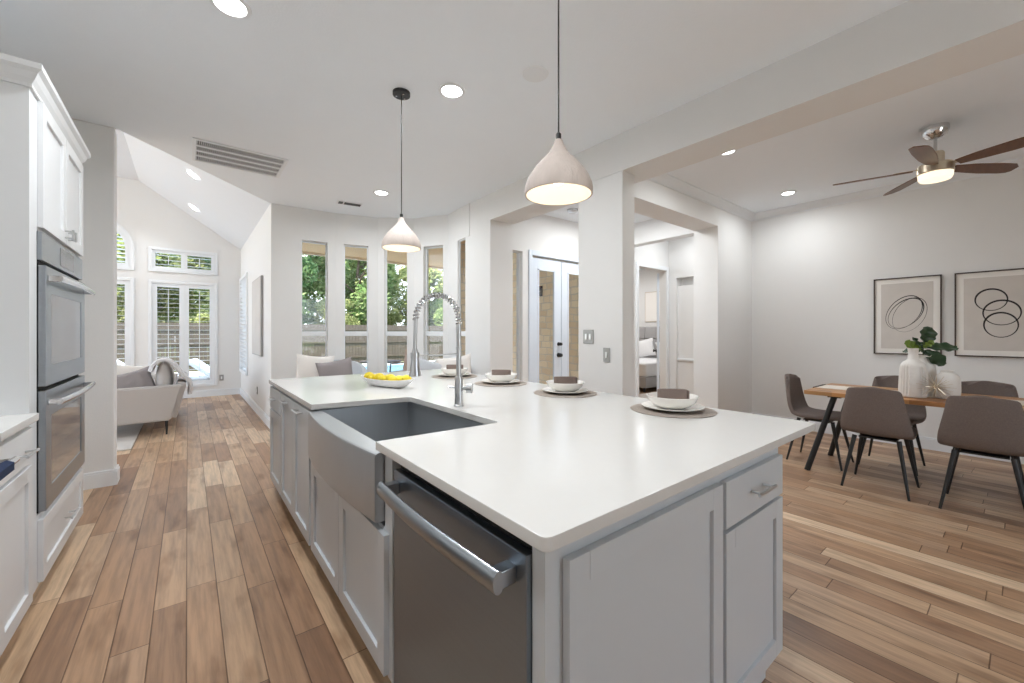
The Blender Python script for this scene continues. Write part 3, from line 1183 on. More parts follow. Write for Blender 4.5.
# faucet
f = thing('kitchen_faucet', 'tall brushed nickel spring faucet standing behind the island sink', 'faucet', (1.12, 1.86, 0.914))
m_ = MB()
m_.lathe([(0, 0), (0.027, 0), (0.027, 0.006), (0.022, 0.012), (0.022, 0.15), (0.018, 0.158), (0, 0.158)], n=24)
m_.build('base', 'nickel', f)
m_ = MB()
m_.tube([(0, 0, 0.15), (0, 0, 0.44)], 0.0135, 16)
m_.lathe([(0.0135, 0), (0.016, 0.002), (0.016, 0.014), (0.0135, 0.016)], (0, 0, 0.30), 16)
m_.build('post', 'nickel', f)
m_ = MB()
arc = []
Rr = 0.122
for i in range(41):
    a = pi * i / 40
    arc.append(Vector((-Rr + Rr * cos(a), 0, 0.455 + Rr * 1.0 * sin(a))))
arc = [Vector((0, 0, 0.43))] + arc
for i in range(1, 9):
    arc.append(Vector((-2 * Rr - 0.004 * i / 8, 0, 0.455 - 0.125 * i / 8)))
m_.tube(arc[:42], 0.007, 10)
m_.tube(arc[40:] + [Vector((-0.248, 0, 0.30))], 0.0095, 12)
m_.build('hose', 'nickel', f)
m_ = MB()
# coil wound on the arc
dense = []
tot = 0
L_ = [0]
for a, b in zip(arc, arc[1:]):
    tot += (b - a).length
    L_.append(tot)
turns = 23
NP = turns * 9
cut = tot - 0.12
for i in range(NP + 1):
    s_ = cut * i / NP
    j = max(k2 for k2 in range(len(L_)) if L_[k2] <= s_ + 1e-9)
    j = min(j, len(arc) - 2)
    q = (s_ - L_[j]) / (L_[j + 1] - L_[j])
    p = arc[j].lerp(arc[j + 1], q)
    dd = (arc[j + 1] - arc[j]).normalized()
    side = Vector((0, 1, 0))
    nn_ = dd.cross(side)
    an = 2 * pi * i / 9
    dense.append(p + (side * cos(an) + nn_ * sin(an)) * 0.0135)
m_.tube(dense, 0.0042, 5)
m_.build('spring', 'chrome', f)
m_ = MB()
m_.lathe([(0, 0), (0.029, 0), (0.029, 0.008), (0.026, 0.024), (0.018, 0.09), (0.015, 0.12), (0.011, 0.135), (0, 0.135)], (-0.248, 0, 0.175), 20)
m_.build('spray_head', 'nickel', f)
m_ = MB()
m_.tube([(0, 0, 0.275), (-0.225, 0, 0.275)], 0.004, 8)
m_.lathe([(0.0165, 0), (0.022, 0), (0.022, 0.028), (0.0165, 0.028)], (-0.248, 0, 0.262), 16, close=True)
m_.build('holder', 'nickel', f)
m_ = MB()
m_.tube([(0.0, 0.0, 0.095), (0.030, -0.030, 0.095)], 0.012, 12)
m_.tube([(0.030, -0.030, 0.095), (0.052, -0.052, 0.095)], 0.025, 18)
m_.tube([(0, 0, 0.10), (-0.022, 0.02, 0.10), (-0.04, 0.034, 0.103)], [0.006, 0.005, 0.006], 8)
m_.build('handle', 'nickel', f)

# ---------------------------------------------------------------- tall oven cabinet, base cabinet, range
TX, TY = -0.555, 2.775
tc_ = thing('oven_cabinet', 'tall white oven cabinet with crown moulding, upper doors and a bottom drawer', 'cabinet', (TX, TY, 0), R(90))
W_ = 1.085
m_ = MB()
m_.box((0, 0, 0.10), (0.115, 0.62, 2.42))
m_.box((W_ - 0.02, 0, 0.10), (W_, 0.62, 2.42))
m_.box((0.115, 0.58, 0.10), (W_ - 0.02, 0.62, 2.42))
m_.box((0.115, 0.0, 1.785), (W_ - 0.02, 0.58, 2.42))
m_.box((0.115, 0.0, 0.10), (W_ - 0.02, 0.58, 0.44))
m_.box((0.0, 0.06, 0), (W_, 0.62, 0.10))
m_.build('body', 'white', tc_)
m_ = MB()
prof = [(0.0, 2.40), (0.010, 2.40), (0.010, 2.415), (0.022, 2.435), (0.032, 2.46), (0.046, 2.475), (0.046, 2.50), (0.0, 2.50)]
t = bmesh.new()
loops = []
for dx, z in prof:
    loops.append([t.verts.new(p) for p in ((-dx, 0.62, z), (-dx, -dx, z), (W_ + dx, -dx, z), (W_ + dx, 0.62, z))])
for a, b in zip(loops, loops[1:]):
    for k in range(3):
        t.faces.new((a[k], a[k + 1], b[k + 1], b[k]))
t.faces.new(loops[-1])
bmesh.ops.recalc_face_normals(t, faces=t.faces[:])
m_._add(t, False)
m_.build('crown_moulding', 'white', tc_)
front('door', tc_, 0.125, 0.587, 1.80, 2.395, 'white', (0.555, 1.85, 0.055, True))
front('door', tc_, 0.597, 1.07, 1.80, 2.395, 'white', (0.63, 1.85, 0.055, True))
front('drawer', tc_, 0.125, 1.07, 0.12, 0.415, 'white', (0.60, 0.27, 0.15))

ov = thing('double_wall_oven', 'stainless steel double wall oven with two glass doors in the white cabinet', 'oven', (TX, TY, 0), R(90))
X0, X1 = 0.125, 1.058
m_ = MB()
m_.box((X0 + 0.01, 0.0, 0.445), (X1 - 0.01, 0.57, 1.782))
m_.build('body', 'rubber', ov)
m_ = MB()
m_.box((X0 - 0.008, -0.016, 1.645), (X1 + 0.008, 0.0, 1.78), bev=0.003)
cp = m_.build('control_panel', 'steel', ov)
m_ = MB()
m_.box((0.47, -0.018, 1.665), (0.80, -0.0155, 1.762))
m_.build('display', 'display', cp)
for z0, z1 in ((1.045, 1.622), (0.452, 1.025)):
    m_ = MB()
    m_.box((X0, -0.028, z0), (X1, 0.0, z0 + 0.10), bev=0.004)
    m_.box((X0, -0.028, z1 - 0.13), (X1, 0.0, z1), bev=0.004)
    m_.box((X0, -0.028, z0 + 0.098), (X0 + 0.10, 0.0, z1 - 0.128), bev=0.003)
    m_.box((X1 - 0.10, -0.028, z0 + 0.098), (X1, 0.0, z1 - 0.128), bev=0.003)
    dr = m_.build('door', 'steel', ov)
    m_ = MB()
    m_.box((X0 + 0.098, -0.024, z0 + 0.096), (X1 - 0.098, -0.01, z1 - 0.126))
    m_.build('oven_glass', 'ovenglass', dr)
    m_ = MB()
    zz = z1 - 0.058
    n_ = 14
    t = bmesh.new()
    rings = []
    for i in range(n_ + 1):
        q = i / n_
        x = X0 + 0.02 + (X1 - X0 - 0.04) * q
        y = -0.072 - 0.014 * sin(pi * q)
        rings.append([t.verts.new((x, y + 0.009 * cos(2 * pi * k3 / 10), zz + 0.016 * sin(2 * pi * k3 / 10))) for k3 in range(10)])
    for a, b in zip(rings, rings[1:]):
        for k3 in range(10):
            t.faces.new((a[k3], a[(k3 + 1) % 10], b[(k3 + 1) % 10], b[k3]))
    t.faces.new(rings[0])
    t.faces.new(rings[-1][::-1])
    bmesh.ops.recalc_face_normals(t, faces=t.faces[:])
    m_._add(t)
    m_.box((X0 + 0.025, -0.075, zz - 0.015), (X0 + 0.06, -0.028, zz + 0.015), bev=0.003)
    m_.box((X1 - 0.06, -0.075, zz - 0.015), (X1 - 0.025, -0.028, zz + 0.015), bev=0.003)
    m_.build('handle', 'chrome', dr)

bc = thing('base_cabinet', 'narrow white base cabinet with drawer and door beside the oven cabinet', 'cabinet', (TX, 2.30, 0), R(90))
carcass(bc, 0.473, 0.62, 0.905, 'white')
front('drawer', bc, 0.015, 0.43, 0.735, 0.885, 'white', (0.27, 0.80, 0.15), slab=True)
front('door', bc, 0.015, 0.43, 0.115, 0.72, 'white')
mb = MB()
mb.box((-1.178, 2.30, 0.907), (-0.525, 2.774, 0.94), bev=0.003)
tag(mb.build('side_countertop', 'quartz'), 'short white countertop against the tall oven cabinet', 'countertop')
rg = thing('kitchen_range', 'stainless steel range at the picture edge with a navy towel on its handle', 'range', (TX, 1.535, 0), R(90))
m_ = MB()
m_.box((0.0, 0.0, 0.08), (0.76, 0.60, 0.92), bev=0.004)
m_.box((0.02, 0.05, 0.0), (0.74, 0.58, 0.08))
m_.build('body', 'steel', rg)
m_ = MB()
m_.box((0.02, -0.03, 0.2), (0.74, 0.0, 0.76), bev=0.004)
dr = m_.build('door', 'steel', rg)
m_ = MB()
m_.tube([(0.03, -0.075, 0.85), (0.70, -0.075, 0.85)], 0.012, 12)
m_.box((0.06, -0.075, 0.84), (0.08, 0.0, 0.86))
m_.box((0.66, -0.075, 0.84), (0.68, 0.0, 0.86))
m_.build('handle', 'chrome', rg)
m_ = MB()
for x in (0.1, 0.3, 0.5, 0.66):
    m_.box((x - 0.006, 0.05, 0.92), (x + 0.006, 0.55, 0.945))
for y in (0.08, 0.3, 0.52):
    m_.box((0.08, y - 0.006, 0.92), (0.68, y + 0.006, 0.945))
m_.build('grate', 'black', rg)
mb = MB()
mb.grid(lambda a, b: Vector((TX + 0.075 + 0.016 * cos(pi * (a - 0.0)) if False else (TX + 0.075 + (0.018 if a > 0.5 else -0.018) * min(1, abs(a - 0.5) * 8)), 2.0 + 0.145 * b, 0.869 - abs(a - 0.5) * 0.07)), 16, 4, thick=0.006)
tag(mb.build('hand_towel', 'navy'), 'small navy towel folded over the range handle', 'towel')

# ---------------------------------------------------------------- things on the island
FZ = 0.914


def place_setting(x, y, rot, words):
    m_ = MB()
    m_.lathe([(0, 0), (0.200, 0), (0.203, 0.002), (0.200, 0.004), (0, 0.004)], (0, 0, 0), 48)
    o = m_.build('placemat', 'mat')
    o.location = (x, y, FZ)
    tag(o, 'round taupe woven placemat, ' + words, 'placemat', 'placemats along the island')
    m_ = MB()
    m_.lathe([(0, 0), (0.075, 0), (0.085, 0.004), (0.145, 0.016), (0.148, 0.020), (0.142, 0.021), (0.085, 0.010), (0, 0.008)], (0, 0, 0), 48)
    o = m_.build('dinner_plate', 'china')
    o.location = (x, y, FZ + 0.0045)
    tag(o, 'white dinner plate, ' + words, 'plate', 'dinner plates along the island')
    m_ = MB()
    m_.lathe([(0, 0), (0.060, 0), (0.085, 0.010), (0.108, 0.030), (0.120, 0.055), (0.124, 0.058), (0.121, 0.060), (0.112, 0.052), (0.098, 0.030), (0.075, 0.014), (0, 0.008)], (0, 0, 0), 48)
    o = m_.build('soup_bowl', 'china')
    o.location = (x, y, FZ + 0.0145)
    tag(o, 'white bowl with a wide rim, ' + words, 'bowl', 'bowls along the island')
    # napkin folded into a flattened standing loop
    m_ = MB()
    t = bmesh.new()
    rings = []
    n_ = 40
    for z, sc in ((0.0, 0.97), (0.004, 1.0), (0.064, 1.0), (0.069, 0.98)):
        ring = []
        for k in range(n_):
            a = 2 * pi * k / n_
            ca, sa = cos(a), sin(a)
            e = 0.55
            ring.append(t.verts.new((0.072 * sc * math.copysign(abs(ca) ** e, ca), 0.030 * sc * math.copysign(abs(sa) ** 0.8, sa), z)))
        rings.append(ring)
    inner = []
    for z in (0.066, 0.040):
        inner.append([t.verts.new((v.co.x * 0.86, v.co.y * 0.62, z)) for v in rings[-1]])
    rings += inner
    for a, b in zip(rings, rings[1:]):
        for k in range(n_):
            t.faces.new((a[k], a[(k + 1) % n_], b[(k + 1) % n_], b[k]))
    t.faces.new(rings[0][::-1])
    t.faces.new(rings[-1])
    bmesh.ops.recalc_face_normals(t, faces=t.faces[:])
    m_._add(t)
    m_.box((0.068, -0.026, 0.004), (0.076, 0.02, 0.067), bev=0.003)
    o = m_.build('folded_napkin', 'napkin')
    o.location = (x, y, FZ + 0.0345)
    o.rotation_euler = (0, 0, rot)
    tag(o, 'brown folded napkin standing in the bowl, ' + words, 'napkin', 'napkins along the island')


place_setting(1.90, 1.10, R(-42), 'nearest the island corner by the dining chairs')
place_setting(1.90, 1.84, R(-40), 'second setting from the near end of the island')
place_setting(1.88, 2.50, R(-40), 'third setting from the near end of the island')
place_setting(1.86, 3.16, R(-40), 'farthest setting, behind the faucet')

# lemon bowl
BL, BWd = 0.29, 0.082
lb = MB()


def boat(s, tq, off=0.0):
    ang = 2 * pi * tq
    return None


t = bmesh.new()
n_ = 40
rings = []
for (sl, sw, z) in ((0.55, 0.40, 0.0), (0.66, 0.70, 0.008), (0.86, 0.93, 0.034), (0.99, 1.0, 0.055), (0.965, 0.95, 0.056), (0.82, 0.86, 0.034), (0.60, 0.60, 0.014)):
    ring = []
    for k in range(n_):
        a = 2 * pi * k / n_
        ca, sa = cos(a), sin(a)
        zz = z + 0.014 * abs(ca) ** 3 * (z / 0.055)
        ring.append(t.verts.new((BL * sl * ca, BWd * sw * math.copysign(abs(sa) ** 1.15, sa), zz)))
    rings.append(ring)
for a, b in zip(rings, rings[1:]):
    for k in range(n_):
        t.faces.new((a[k], a[(k + 1) % n_], b[(k + 1) % n_], b[k]))
t.faces.new(rings[0][::-1])
t.faces.new(rings[-1])
bmesh.ops.recalc_face_normals(t, faces=t.faces[:])
lb._add(t)
o = lb.build('lemon_bowl', 'bowl')
o.location = (1.125, 2.87, FZ)
o.rotation_euler = (0, 0, R(107))
tag(o, 'long boat shaped speckled bowl holding lemons on the island', 'bowl')
Fb = Matrix.Translation(o.location) @ Matrix.Rotation(R(107), 4, 'Z')
random.seed(5)
lm = None
lem = [(-0.205, 0.0, 0.066), (-0.14, 0.022, 0.058), (-0.135, -0.026, 0.056), (-0.075, 0.0, 0.064), (-0.02, 0.024, 0.058), (-0.015, -0.026, 0.056), (0.045, 0.0, 0.064), (0.10, 0.022, 0.056), (0.105, -0.024, 0.056), (0.165, 0.0, 0.060), (0.215, 0.0, 0.068)]
lab = ['at the far tip of the bowl, next to the window side', 'second from the far tip, island back side', 'second from the far tip, aisle side', 'third along from the far tip',
       'just past the middle, back side', 'just past the middle, aisle side', 'in the middle of the pile', 'past the middle, on the back side of the bowl', 'past the middle, on the aisle side of the bowl', 'second from the near tip', 'at the near tip of the bowl, beside the faucet spray']
for i, (x, y, z) in enumerate(lem):
    if lm is None:
        m_ = MB()
        prof = [(0, -0.040), (0.006, -0.038), (0.010, -0.033), (0.020, -0.026), (0.0265, -0.012), (0.028, 0.0), (0.0265, 0.012), (0.020, 0.026), (0.010, 0.033), (0.006, 0.038), (0, 0.040)]
        m_.lathe(prof, n=20)
        o = m_.build('lemon', 'lemon')
        lm = o
    else:
        o = lm.copy()
        C.objects.link(o)
    o.location = Fb @ Vector((-x, y, z))
    o.rotation_euler = (R(90) + random.uniform(-.3, .3), random.uniform(-.4, .4), random.uniform(0, 6.28))
    tag(o, 'yellow lemon ' + lab[i], 'lemon', 'lemons in the boat shaped bowl')

# ---------------------------------------------------------------- pendants


def pendant(x, y, label, rim):
    p = thing('pendant_light', label, 'pendant lamp', (x, y, HC), 0, 'pendants over the island')
    m_ = MB()
    m_.lathe([(0, 0), (0.062, 0), (0.062, -0.022), (0, -0.022)], n=32)
    ca = m_.build('canopy', 'black', p)
    for i in range(3):
        a = 2 * pi * i / 3 + 0.5
        m_ = MB()
        m_.cyl((0.036 * cos(a), 0.036 * sin(a)), 0.006, -0.030, -0.022, 10)
        m_.build('screw', 'chrome', ca)
    zr = rim - HC
    zs = rim + 0.226 - HC
    m_ = MB()
    m_.tube([(0, 0, -0.022), (0, 0, zs)], 0.0035, 8)
    m_.build('cord', 'black', p)
    m_ = MB()
    m_.lathe([(0, 0), (0.011, 0), (0.011, 0.028), (0.006, 0.034), (0, 0.034)], (0, 0, zs - 0.004), 16)
    m_.build('strain_relief', 'black', p)
    outer = [(0.015, 0.226), (0.019, 0.215), (0.024, 0.198), (0.040, 0.172), (0.070, 0.140), (0.100, 0.106), (0.123, 0.072), (0.136, 0.040), (0.140, 0.016), (0.139, 0.0)]
    m_ = MB()
    inner = [(max(r - 0.007, 0.004), z - 0.004 if z > 0.01 else z) for r, z in reversed(outer)]
    m_.lathe(outer + inner[:1], (0, 0, zr), 48)
    m_.build('lamp_shade', 'shade', p)
    m_ = MB()
    m_.lathe(inner + [(0, 0.222)], (0, 0, zr), 48)
    m_.build('shade_lining', 'shadein', p)
    m_ = MB()
    m_.cyl((0, 0), 0.018, zr + 0.115, zr + 0.19, 16)
    m_.build('socket', 'chrome', p)
    m_ = MB()
    m_.ball((0, 0, zr + 0.082), 0.036, (1, 1, 1.15), 3)
    m_.build('bulb', 'bulb', p)
    l = bpy.data.lights.new('pendant_glow', 'POINT')
    l.energy = 0.25
    l.color = (1, 0.90, 0.74)
    l.shadow_soft_size = 0.03
    lo = bpy.data.objects.new('pendant_glow', l)
    C.objects.link(lo)
    lo.location = (x, y, rim + 0.03)
    return p


pendant(1.195, 1.195, 'larger looking pendant lamp over the near end of the island', 1.868)
pendant(1.225, 2.84, 'pendant lamp over the far end of the island, its ceiling canopy in view', 1.918)

# ---------------------------------------------------------------- ceiling lights, fill lights, vents
DL = [((0.18, 2.65, HC), 'recessed ceiling light at the top edge, nearest the oven cabinet', 0.075, 0),
      ((1.50, 2.59, HC), 'recessed ceiling light between the two pendants', 0.075, 0),
      ((1.90, 5.02, HC), 'recessed ceiling light in front of the bay windows', 0.075, 0),
      ((4.01, 1.76, 3.03), 'recessed dining ceiling light next to the beam', 0.065, 0),
      ((5.80, 1.82, 3.03), 'recessed dining ceiling light near the corner', 0.065, 0),
      ((0.10, 0.55, HC), 'unseen recessed light added above the sink aisle to brighten the island', 0.075, 0),  # extra downlight added out of view to brighten the island's aisle side
      ((0.06, 7.64, 3.634), 'recessed light on the vaulted slope, closer one', 0.075, 1),
      ((0.093, 9.56, 3.611), 'recessed light on the vaulted slope, lower looking one', 0.075, 1)]
for (loc, label, rr, tilt) in DL:
    d = thing('recessed_light', label, 'ceiling light', loc, 0, 'recessed ceiling lights')
    if tilt:
        d.rotation_euler = (0, math.atan(0.7), 0)
    m_ = MB()
    m_.lathe([(rr, -0.001), (rr + 0.022, -0.001), (rr + 0.02, -0.007), (rr, -0.010), (rr - 0.004, -0.004)], n=32)
    m_.build('trim_ring', 'trim', d)
    m_ = MB()
    m_.lathe([(0, -0.004), (rr - 0.003, -0.004)], n=32)
    m_.build('lens', 'lamp', d)
    pw = 3.6 if loc[0] > 3 else (9.0 if loc[0] < 0.5 else 7.0)
    a_ = area('recessed_glow', (loc[0] - 0.008 * tilt, loc[1], loc[2] - 0.011), 0.14, 3.0 if tilt else pw, (0.93, 0.97, 1.0), rot=(0, math.atan(0.7) * tilt, 0), spread=110 if tilt else 170)
m_ = MB()
m_.lathe([(0, -0.006), (0.085, -0.006), (0.09, -0.001)], n=32)
o = m_.build('ceiling_speaker', 'trim')
o.location = (1.85, 2.07, HC)
tag(o, 'flat round white speaker cover in the kitchen ceiling', 'speaker')

v = thing('return_vent', 'large rectangular return air grille in the kitchen ceiling', 'vent', (0.42, 4.95, HC))
m_ = MB()
m_.box((-0.385, -0.30, -0.012), (-0.355, 0.30, 0), bev=0.003)
m_.box((0.355, -0.30, -0.012), (0.385, 0.30, 0), bev=0.003)
m_.box((-0.355, -0.30, -0.012), (0.355, -0.27, 0), bev=0.003)
m_.box((-0.355, 0.27, -0.012), (0.355, 0.30, 0), bev=0.003)
for i in range(1, 4):
    yy = -0.27 + 0.54 * i / 4
    m_.box((-0.355, yy - 0.014, -0.010), (0.355, yy + 0.014, -0.003))
m_.build('frame', 'trim', v)
m_ = MB()
m_.box((-0.355, -0.27, -0.002), (0.355, 0.27, -0.0005))
m_.build('backing', 'vent', v)
m_ = MB()
for i in range(48):
    xx = -0.35 + 0.70 * i / 47
    m_.box((xx - 0.002, -0.27, -0.006), (xx + 0.002, 0.27, -0.002))
m_.build('slat', 'trim', v)
v = thing('supply_vent', 'small supply air register in the ceiling near the bay', 'vent', (1.72, 5.70, HC), R(-8))
m_ = MB()
m_.box((-0.16, -0.07, -0.010), (0.16, 0.07, 0), bev=0.003)
m_.build('frame', 'trim', v)
m_ = MB()
m_.box((-0.14, -0.052, -0.012), (-0.085, 0.052, -0.010))
m_.build('backing', 'vent', v)
m_ = MB()
for i in range(7):
    m_.box((-0.07, -0.045 + i * 0.015, -0.014), (0.14, -0.041 + i * 0.015, -0.010))
m_.build('slat', 'vent', v)
m_ = MB()
m_.lathe([(0, -0.05), (0.05, -0.048), (0.075, -0.03), (0.08, 0)], n=24)
o = m_.build('flush_light', 'nickel')
o.location = (4.30, 4.02, HC)
tag(o, 'small round metal ceiling fixture in the entry hall', 'ceiling light')
area('entry_fill', (4.6, 3.5, 3.02), 0.5, 12, (0.95, 0.98, 1))  # fill light added to brighten the entry, not tied to a fixture
area('hall_fill', (6.35, 3.45, 3.02), 0.4, 3.5, (0.95, 0.98, 1))  # added area light that lifts the hall, no lamp modelled there
area('bedroom_fill', (8.3, 6.2, 3.0), 1.2, 16, (1, 1, 1))  # bedroom fill light without a fixture

# ---------------------------------------------------------------- outlets and switches


def plate(loc, rz, w_, h_, label, kind, m='plate', toggles=1):
    p = thing('wall_plate', label, kind, loc, rz)
    m_ = MB()
    m_.box((-w_ / 2, -0.007, -h_ / 2), (w_ / 2, 0, h_ / 2), bev=0.002)
    m_.build('cover', m, p)
    for i in range(toggles):
        xx = (i - (toggles - 1) / 2) * 0.05
        m_ = MB()
        m_.box((xx - 0.012, -0.012, -0.028), (xx + 0.012, -0.007, 0.028), bev=0.002)
        m_.build('switch', 'trim' if kind == 'outlet' else 'nickel', p)
    return p


plate((2.988, 2.587, 1.265), R(-90), 0.125, 0.13, 'double steel switch plate on the wall post', 'light switch', toggles=2)
plate((2.988, 2.37, 1.10), R(-90), 0.075, 0.13, 'single steel switch plate lower on the wall post', 'light switch')
plate((0.885, 7.74, 0.37), R(-90), 0.075, 0.12, 'outlet low on the living room side wall', 'outlet')
plate((0.553, GY - 0.001, 0.37), 0, 0.075, 0.12, 'outlet low on the gable wall beside the patio window', 'outlet')

# ---------------------------------------------------------------- framed prints
YAW = R(-90)


def framed(yc, label, loops):
    # local X -> world -Y, front (-Y local) -> world -X
    p = thing('framed_print', label, 'picture', (6.488, yc, 1.497), R(-90), 'framed prints on the dining wall')
    w2, h2 = 0.283, 0.445
    m_ = MB()
    for a, b in (((-w2, -0.03, -h2), (-w2 + 0.012, 0, h2)), ((w2 - 0.012, -0.03, -h2), (w2, 0, h2)), ((-w2, -0.03, h2 - 0.012), (w2, 0, h2)), ((-w2, -0.03, -h2), (w2, 0, -h2 + 0.012))):
        m_.box(a, b)
    m_.build('frame', 'artframe', p)
    m_ = MB()
    m_.box((-w2 + 0.011, -0.016, -h2 + 0.011), (w2 - 0.011, -0.002, h2 - 0.011))
    m_.build('mount', 'paper', p)
    m_ = MB()
    m_.box((-w2 + 0.066, -0.019, -h2 + 0.066), (w2 - 0.066, -0.016, h2 - 0.066))
    pr = m_.build('artwork', 'art', p)
    m_ = MB()
    for (x, z, a, b, rot, wd, wmin) in loops:
        n_ = 72
        t = bmesh.new()
        ins, outs = [], []
        for k in range(n_):
            q = 2 * pi * k / n_
            ww = wmin + (wd - wmin) * (0.5 - 0.5 * cos(q + 1.4)) ** 1.5
            for lst, s_ in ((ins, -1), (outs, 1)):
                ex, ez = (a + s_ * ww) * cos(q), (b + s_ * ww) * sin(q)
                lst.append(t.verts.new((x + ex * cos(rot) - ez * sin(rot), -0.0193, z + ex * sin(rot) + ez * cos(rot))))
        for k in range(n_):
            k2 = (k + 1) % n_
            t.faces.new((ins[k], ins[k2], outs[k2], outs[k]))
        for f_ in t.faces:
            f_.normal_update()
            if f_.normal.y > 0:
                f_.normal_flip()
        m_._add(t, False)
    m_.build('brush_loops', 'ink', pr)


framed(0.851, 'framed print of one scribbled black loop, above the vases',
       [(-0.022, 0.04, 0.132, 0.205, R(-30), 0.0050, 0.0020), (-0.006, 0.03, 0.122, 0.190, R(-36), 0.0062, 0.0016), (0.026, 0.01, 0.128, 0.205, R(-24), 0.0030, 0.0012)])
framed(0.190, 'framed print of three stacked black rings, nearer the picture edge',
       [(-0.028, 0.145, 0.108, 0.110, R(0), 0.0085, 0.0038), (0.042, 0.01, 0.124, 0.125, R(-8), 0.0085, 0.004), (0.036, -0.115, 0.112, 0.125, R(4), 0.0085, 0.004)])

# ---------------------------------------------------------------- dining chairs
prof = [(-0.300, 0.862, 0.145), (-0.298, 0.850, 0.165), (-0.290, 0.79, 0.176), (-0.276, 0.71, 0.188), (-0.258, 0.62, 0.205), (-0.236, 0.54, 0.218), (-0.196, 0.472, 0.222), (-0.120, 0.444, 0.220),
        (0.01, 0.440, 0.216), (0.12, 0.446, 0.210), (0.20, 0.454, 0.200), (0.235, 0.450, 0.185), (0.245, 0.438, 0.165)]


def shell(a, b):
    x = a * (len(prof) - 1)
    i = min(int(x), len(prof) - 2)
    q = x - i
    y, z, hw = [prof[i][k] * (1 - q) + prof[i + 1][k] * q for k in range(3)]
    tt = (b - 0.5) * 2
    isback = max(0.0, 1 - a / 0.52)
    isseat = 1 - isback
    y2 = y + 0.055 * isback ** 0.5 * tt * tt
    z2 = z + 0.012 * min(1, isseat * 1.2) * tt * tt * (1 if a < 0.9 else (1 - a) * 10)
    z2 -= 0.020 * max(0.0, 1 - a * 8) * abs(tt) ** 3
    return Vector((1.05 * hw * tt, y2, z2))


def dining_chair(loc, rz, label):
    c = thing('dining_chair', label, 'chair', loc, rz, 'taupe chairs around the dining table')
    m_ = MB()
    m_.grid(shell, 24, 12, thick=0.042)
    o = m_.build('seat_shell', 'taupe', c, sharp=80)
    bv = o.modifiers.new('round', 'SUBSURF')
    bv.levels = bv.render_levels = 1
    m_ = MB()
    m_.box((-0.12, -0.11, 0.416), (0.12, 0.11, 0.428), bev=0.004)
    m_.build('seat_frame', 'black', c)
    for sx, sy in ((-1, -1), (1, -1), (-1, 1), (1, 1)):
        m_ = MB()
        m_.tube([(sx * 0.138, sy * 0.138, 0.435), (sx * 0.208, sy * 0.225, 0.0)], [0.017, 0.0085], 14)
        m_.build('leg', 'black', c)
    return c


ch = dining_chair((4.585, 0.765, 0), R(-90), 'taupe dining chair seen from behind, nearest the island')
dup(ch, (4.585, 0.185, 0), R(-90), 'large looking taupe dining chair seen from behind, at the picture edge')
dup(ch, (5.42, 0.82, 0), R(90), 'taupe dining chair across the table, hidden behind the vases')
dup(ch, (5.42, 0.22, 0), R(90), 'taupe dining chair across the table, below the three ring print')
dup(ch, (5.03, 1.30, 0), R(180), 'taupe dining chair at the head of the table, seen side on')

# dining table
tb = thing('dining_table', 'wooden dining table with a multi-toned plank top and slanted black legs', 'table', (4.98, 0.43, 0))
m_ = MB()
m_.box((-0.43, -0.87, 0.725), (0.43, 0.87, 0.762), bev=0.005)
m_.build('tabletop', 'tablewood', tb)
for sx in (-1, 1):
    for sy in (-1, 1):
        m_ = MB()
        m_.tube([(sx * 0.27, sy * 0.67, 0.724), (sx * 0.37, sy * 0.86, 0.0)], [0.024, 0.024], 14)
        m_.build('leg', 'black', tb)
m_ = MB()
m_.box((-0.30, -0.72, 0.70), (0.30, -0.62, 0.724))
m_.box((-0.30, 0.62, 0.70), (0.30, 0.72, 0.724))
m_.build('brace', 'black', tb)

rn = thing('table_runner', 'cream woven table runner with dark tassels along the dining table', 'runner', (5.0, 0.43, 0.7625))
m_ = MB()
m_.box((-0.16, -0.84, 0), (0.16, 0.862, 0.003))
m_.build('cloth', 'runner', rn)
m_ = MB()
random.seed(2)
for i in range(26):
    x = -0.155 + 0.31 * i / 25
    m_.tube([(x, 0.86, 0.004), (x + random.uniform(-.004, .004), 0.876, 0.003), (x + random.uniform(-.01, .01), 0.884, -0.03)], 0.0028, 5)
m_.tube([(-0.16, 0.855, 0.006), (0.16, 0.855, 0.006)], 0.005, 6)
m_.build('tassels', 'ink', rn)

# vases
v1 = thing('ribbed_vase', 'tall white bottle vase with carved vertical ribs on the dining table', 'vase', (4.77, 0.585, 0.766))
m_ = MB()
n_ = 72
t = bmesh.new()
rings = []
for r_, z in ((0.0, 0.0), (0.080, 0.0), (0.087, 0.01), (0.089, 0.06), (0.085, 0.16), (0.079, 0.25), (0.075, 0.272), (0.064, 0.29), (0.044, 0.302), (0.034, 0.318), (0.031, 0.36), (0.034, 0.395), (0.036, 0.405), (0.028, 0.405), (0.025, 0.36)):
    if r_ == 0:
        rings.append([t.verts.new((0, 0, z))])
        continue
    ring = []
    for k in range(n_):
        a = 2 * pi * k / n_
        rib = 0.0035 * (1 if (k % 3) else -1.3) if 0.03 < z < 0.27 and (k // 9) % 3 != 1 else 0
        ring.append(t.verts.new(((r_ + rib) * cos(a), (r_ + rib) * sin(a), z)))
    rings.append(ring)
for a, b in zip(rings, rings[1:]):
    for k in range(n_):
        k2 = (k + 1) % n_
        if len(a) == 1:
            t.faces.new((a[0], b[k2], b[k]))
        else:
            t.faces.new((a[k], a[k2], b[k2], b[k]))
bmesh.ops.recalc_face_normals(t, faces=t.faces[:])
m_._add(t)
m_.build('body', 'vase', v1)
v2 = thing('cylinder_vase', 'white ceramic vase holding the fig branch, behind the ribbed vase', 'vase', (4.955, 0.545, 0.766))
m_ = MB()
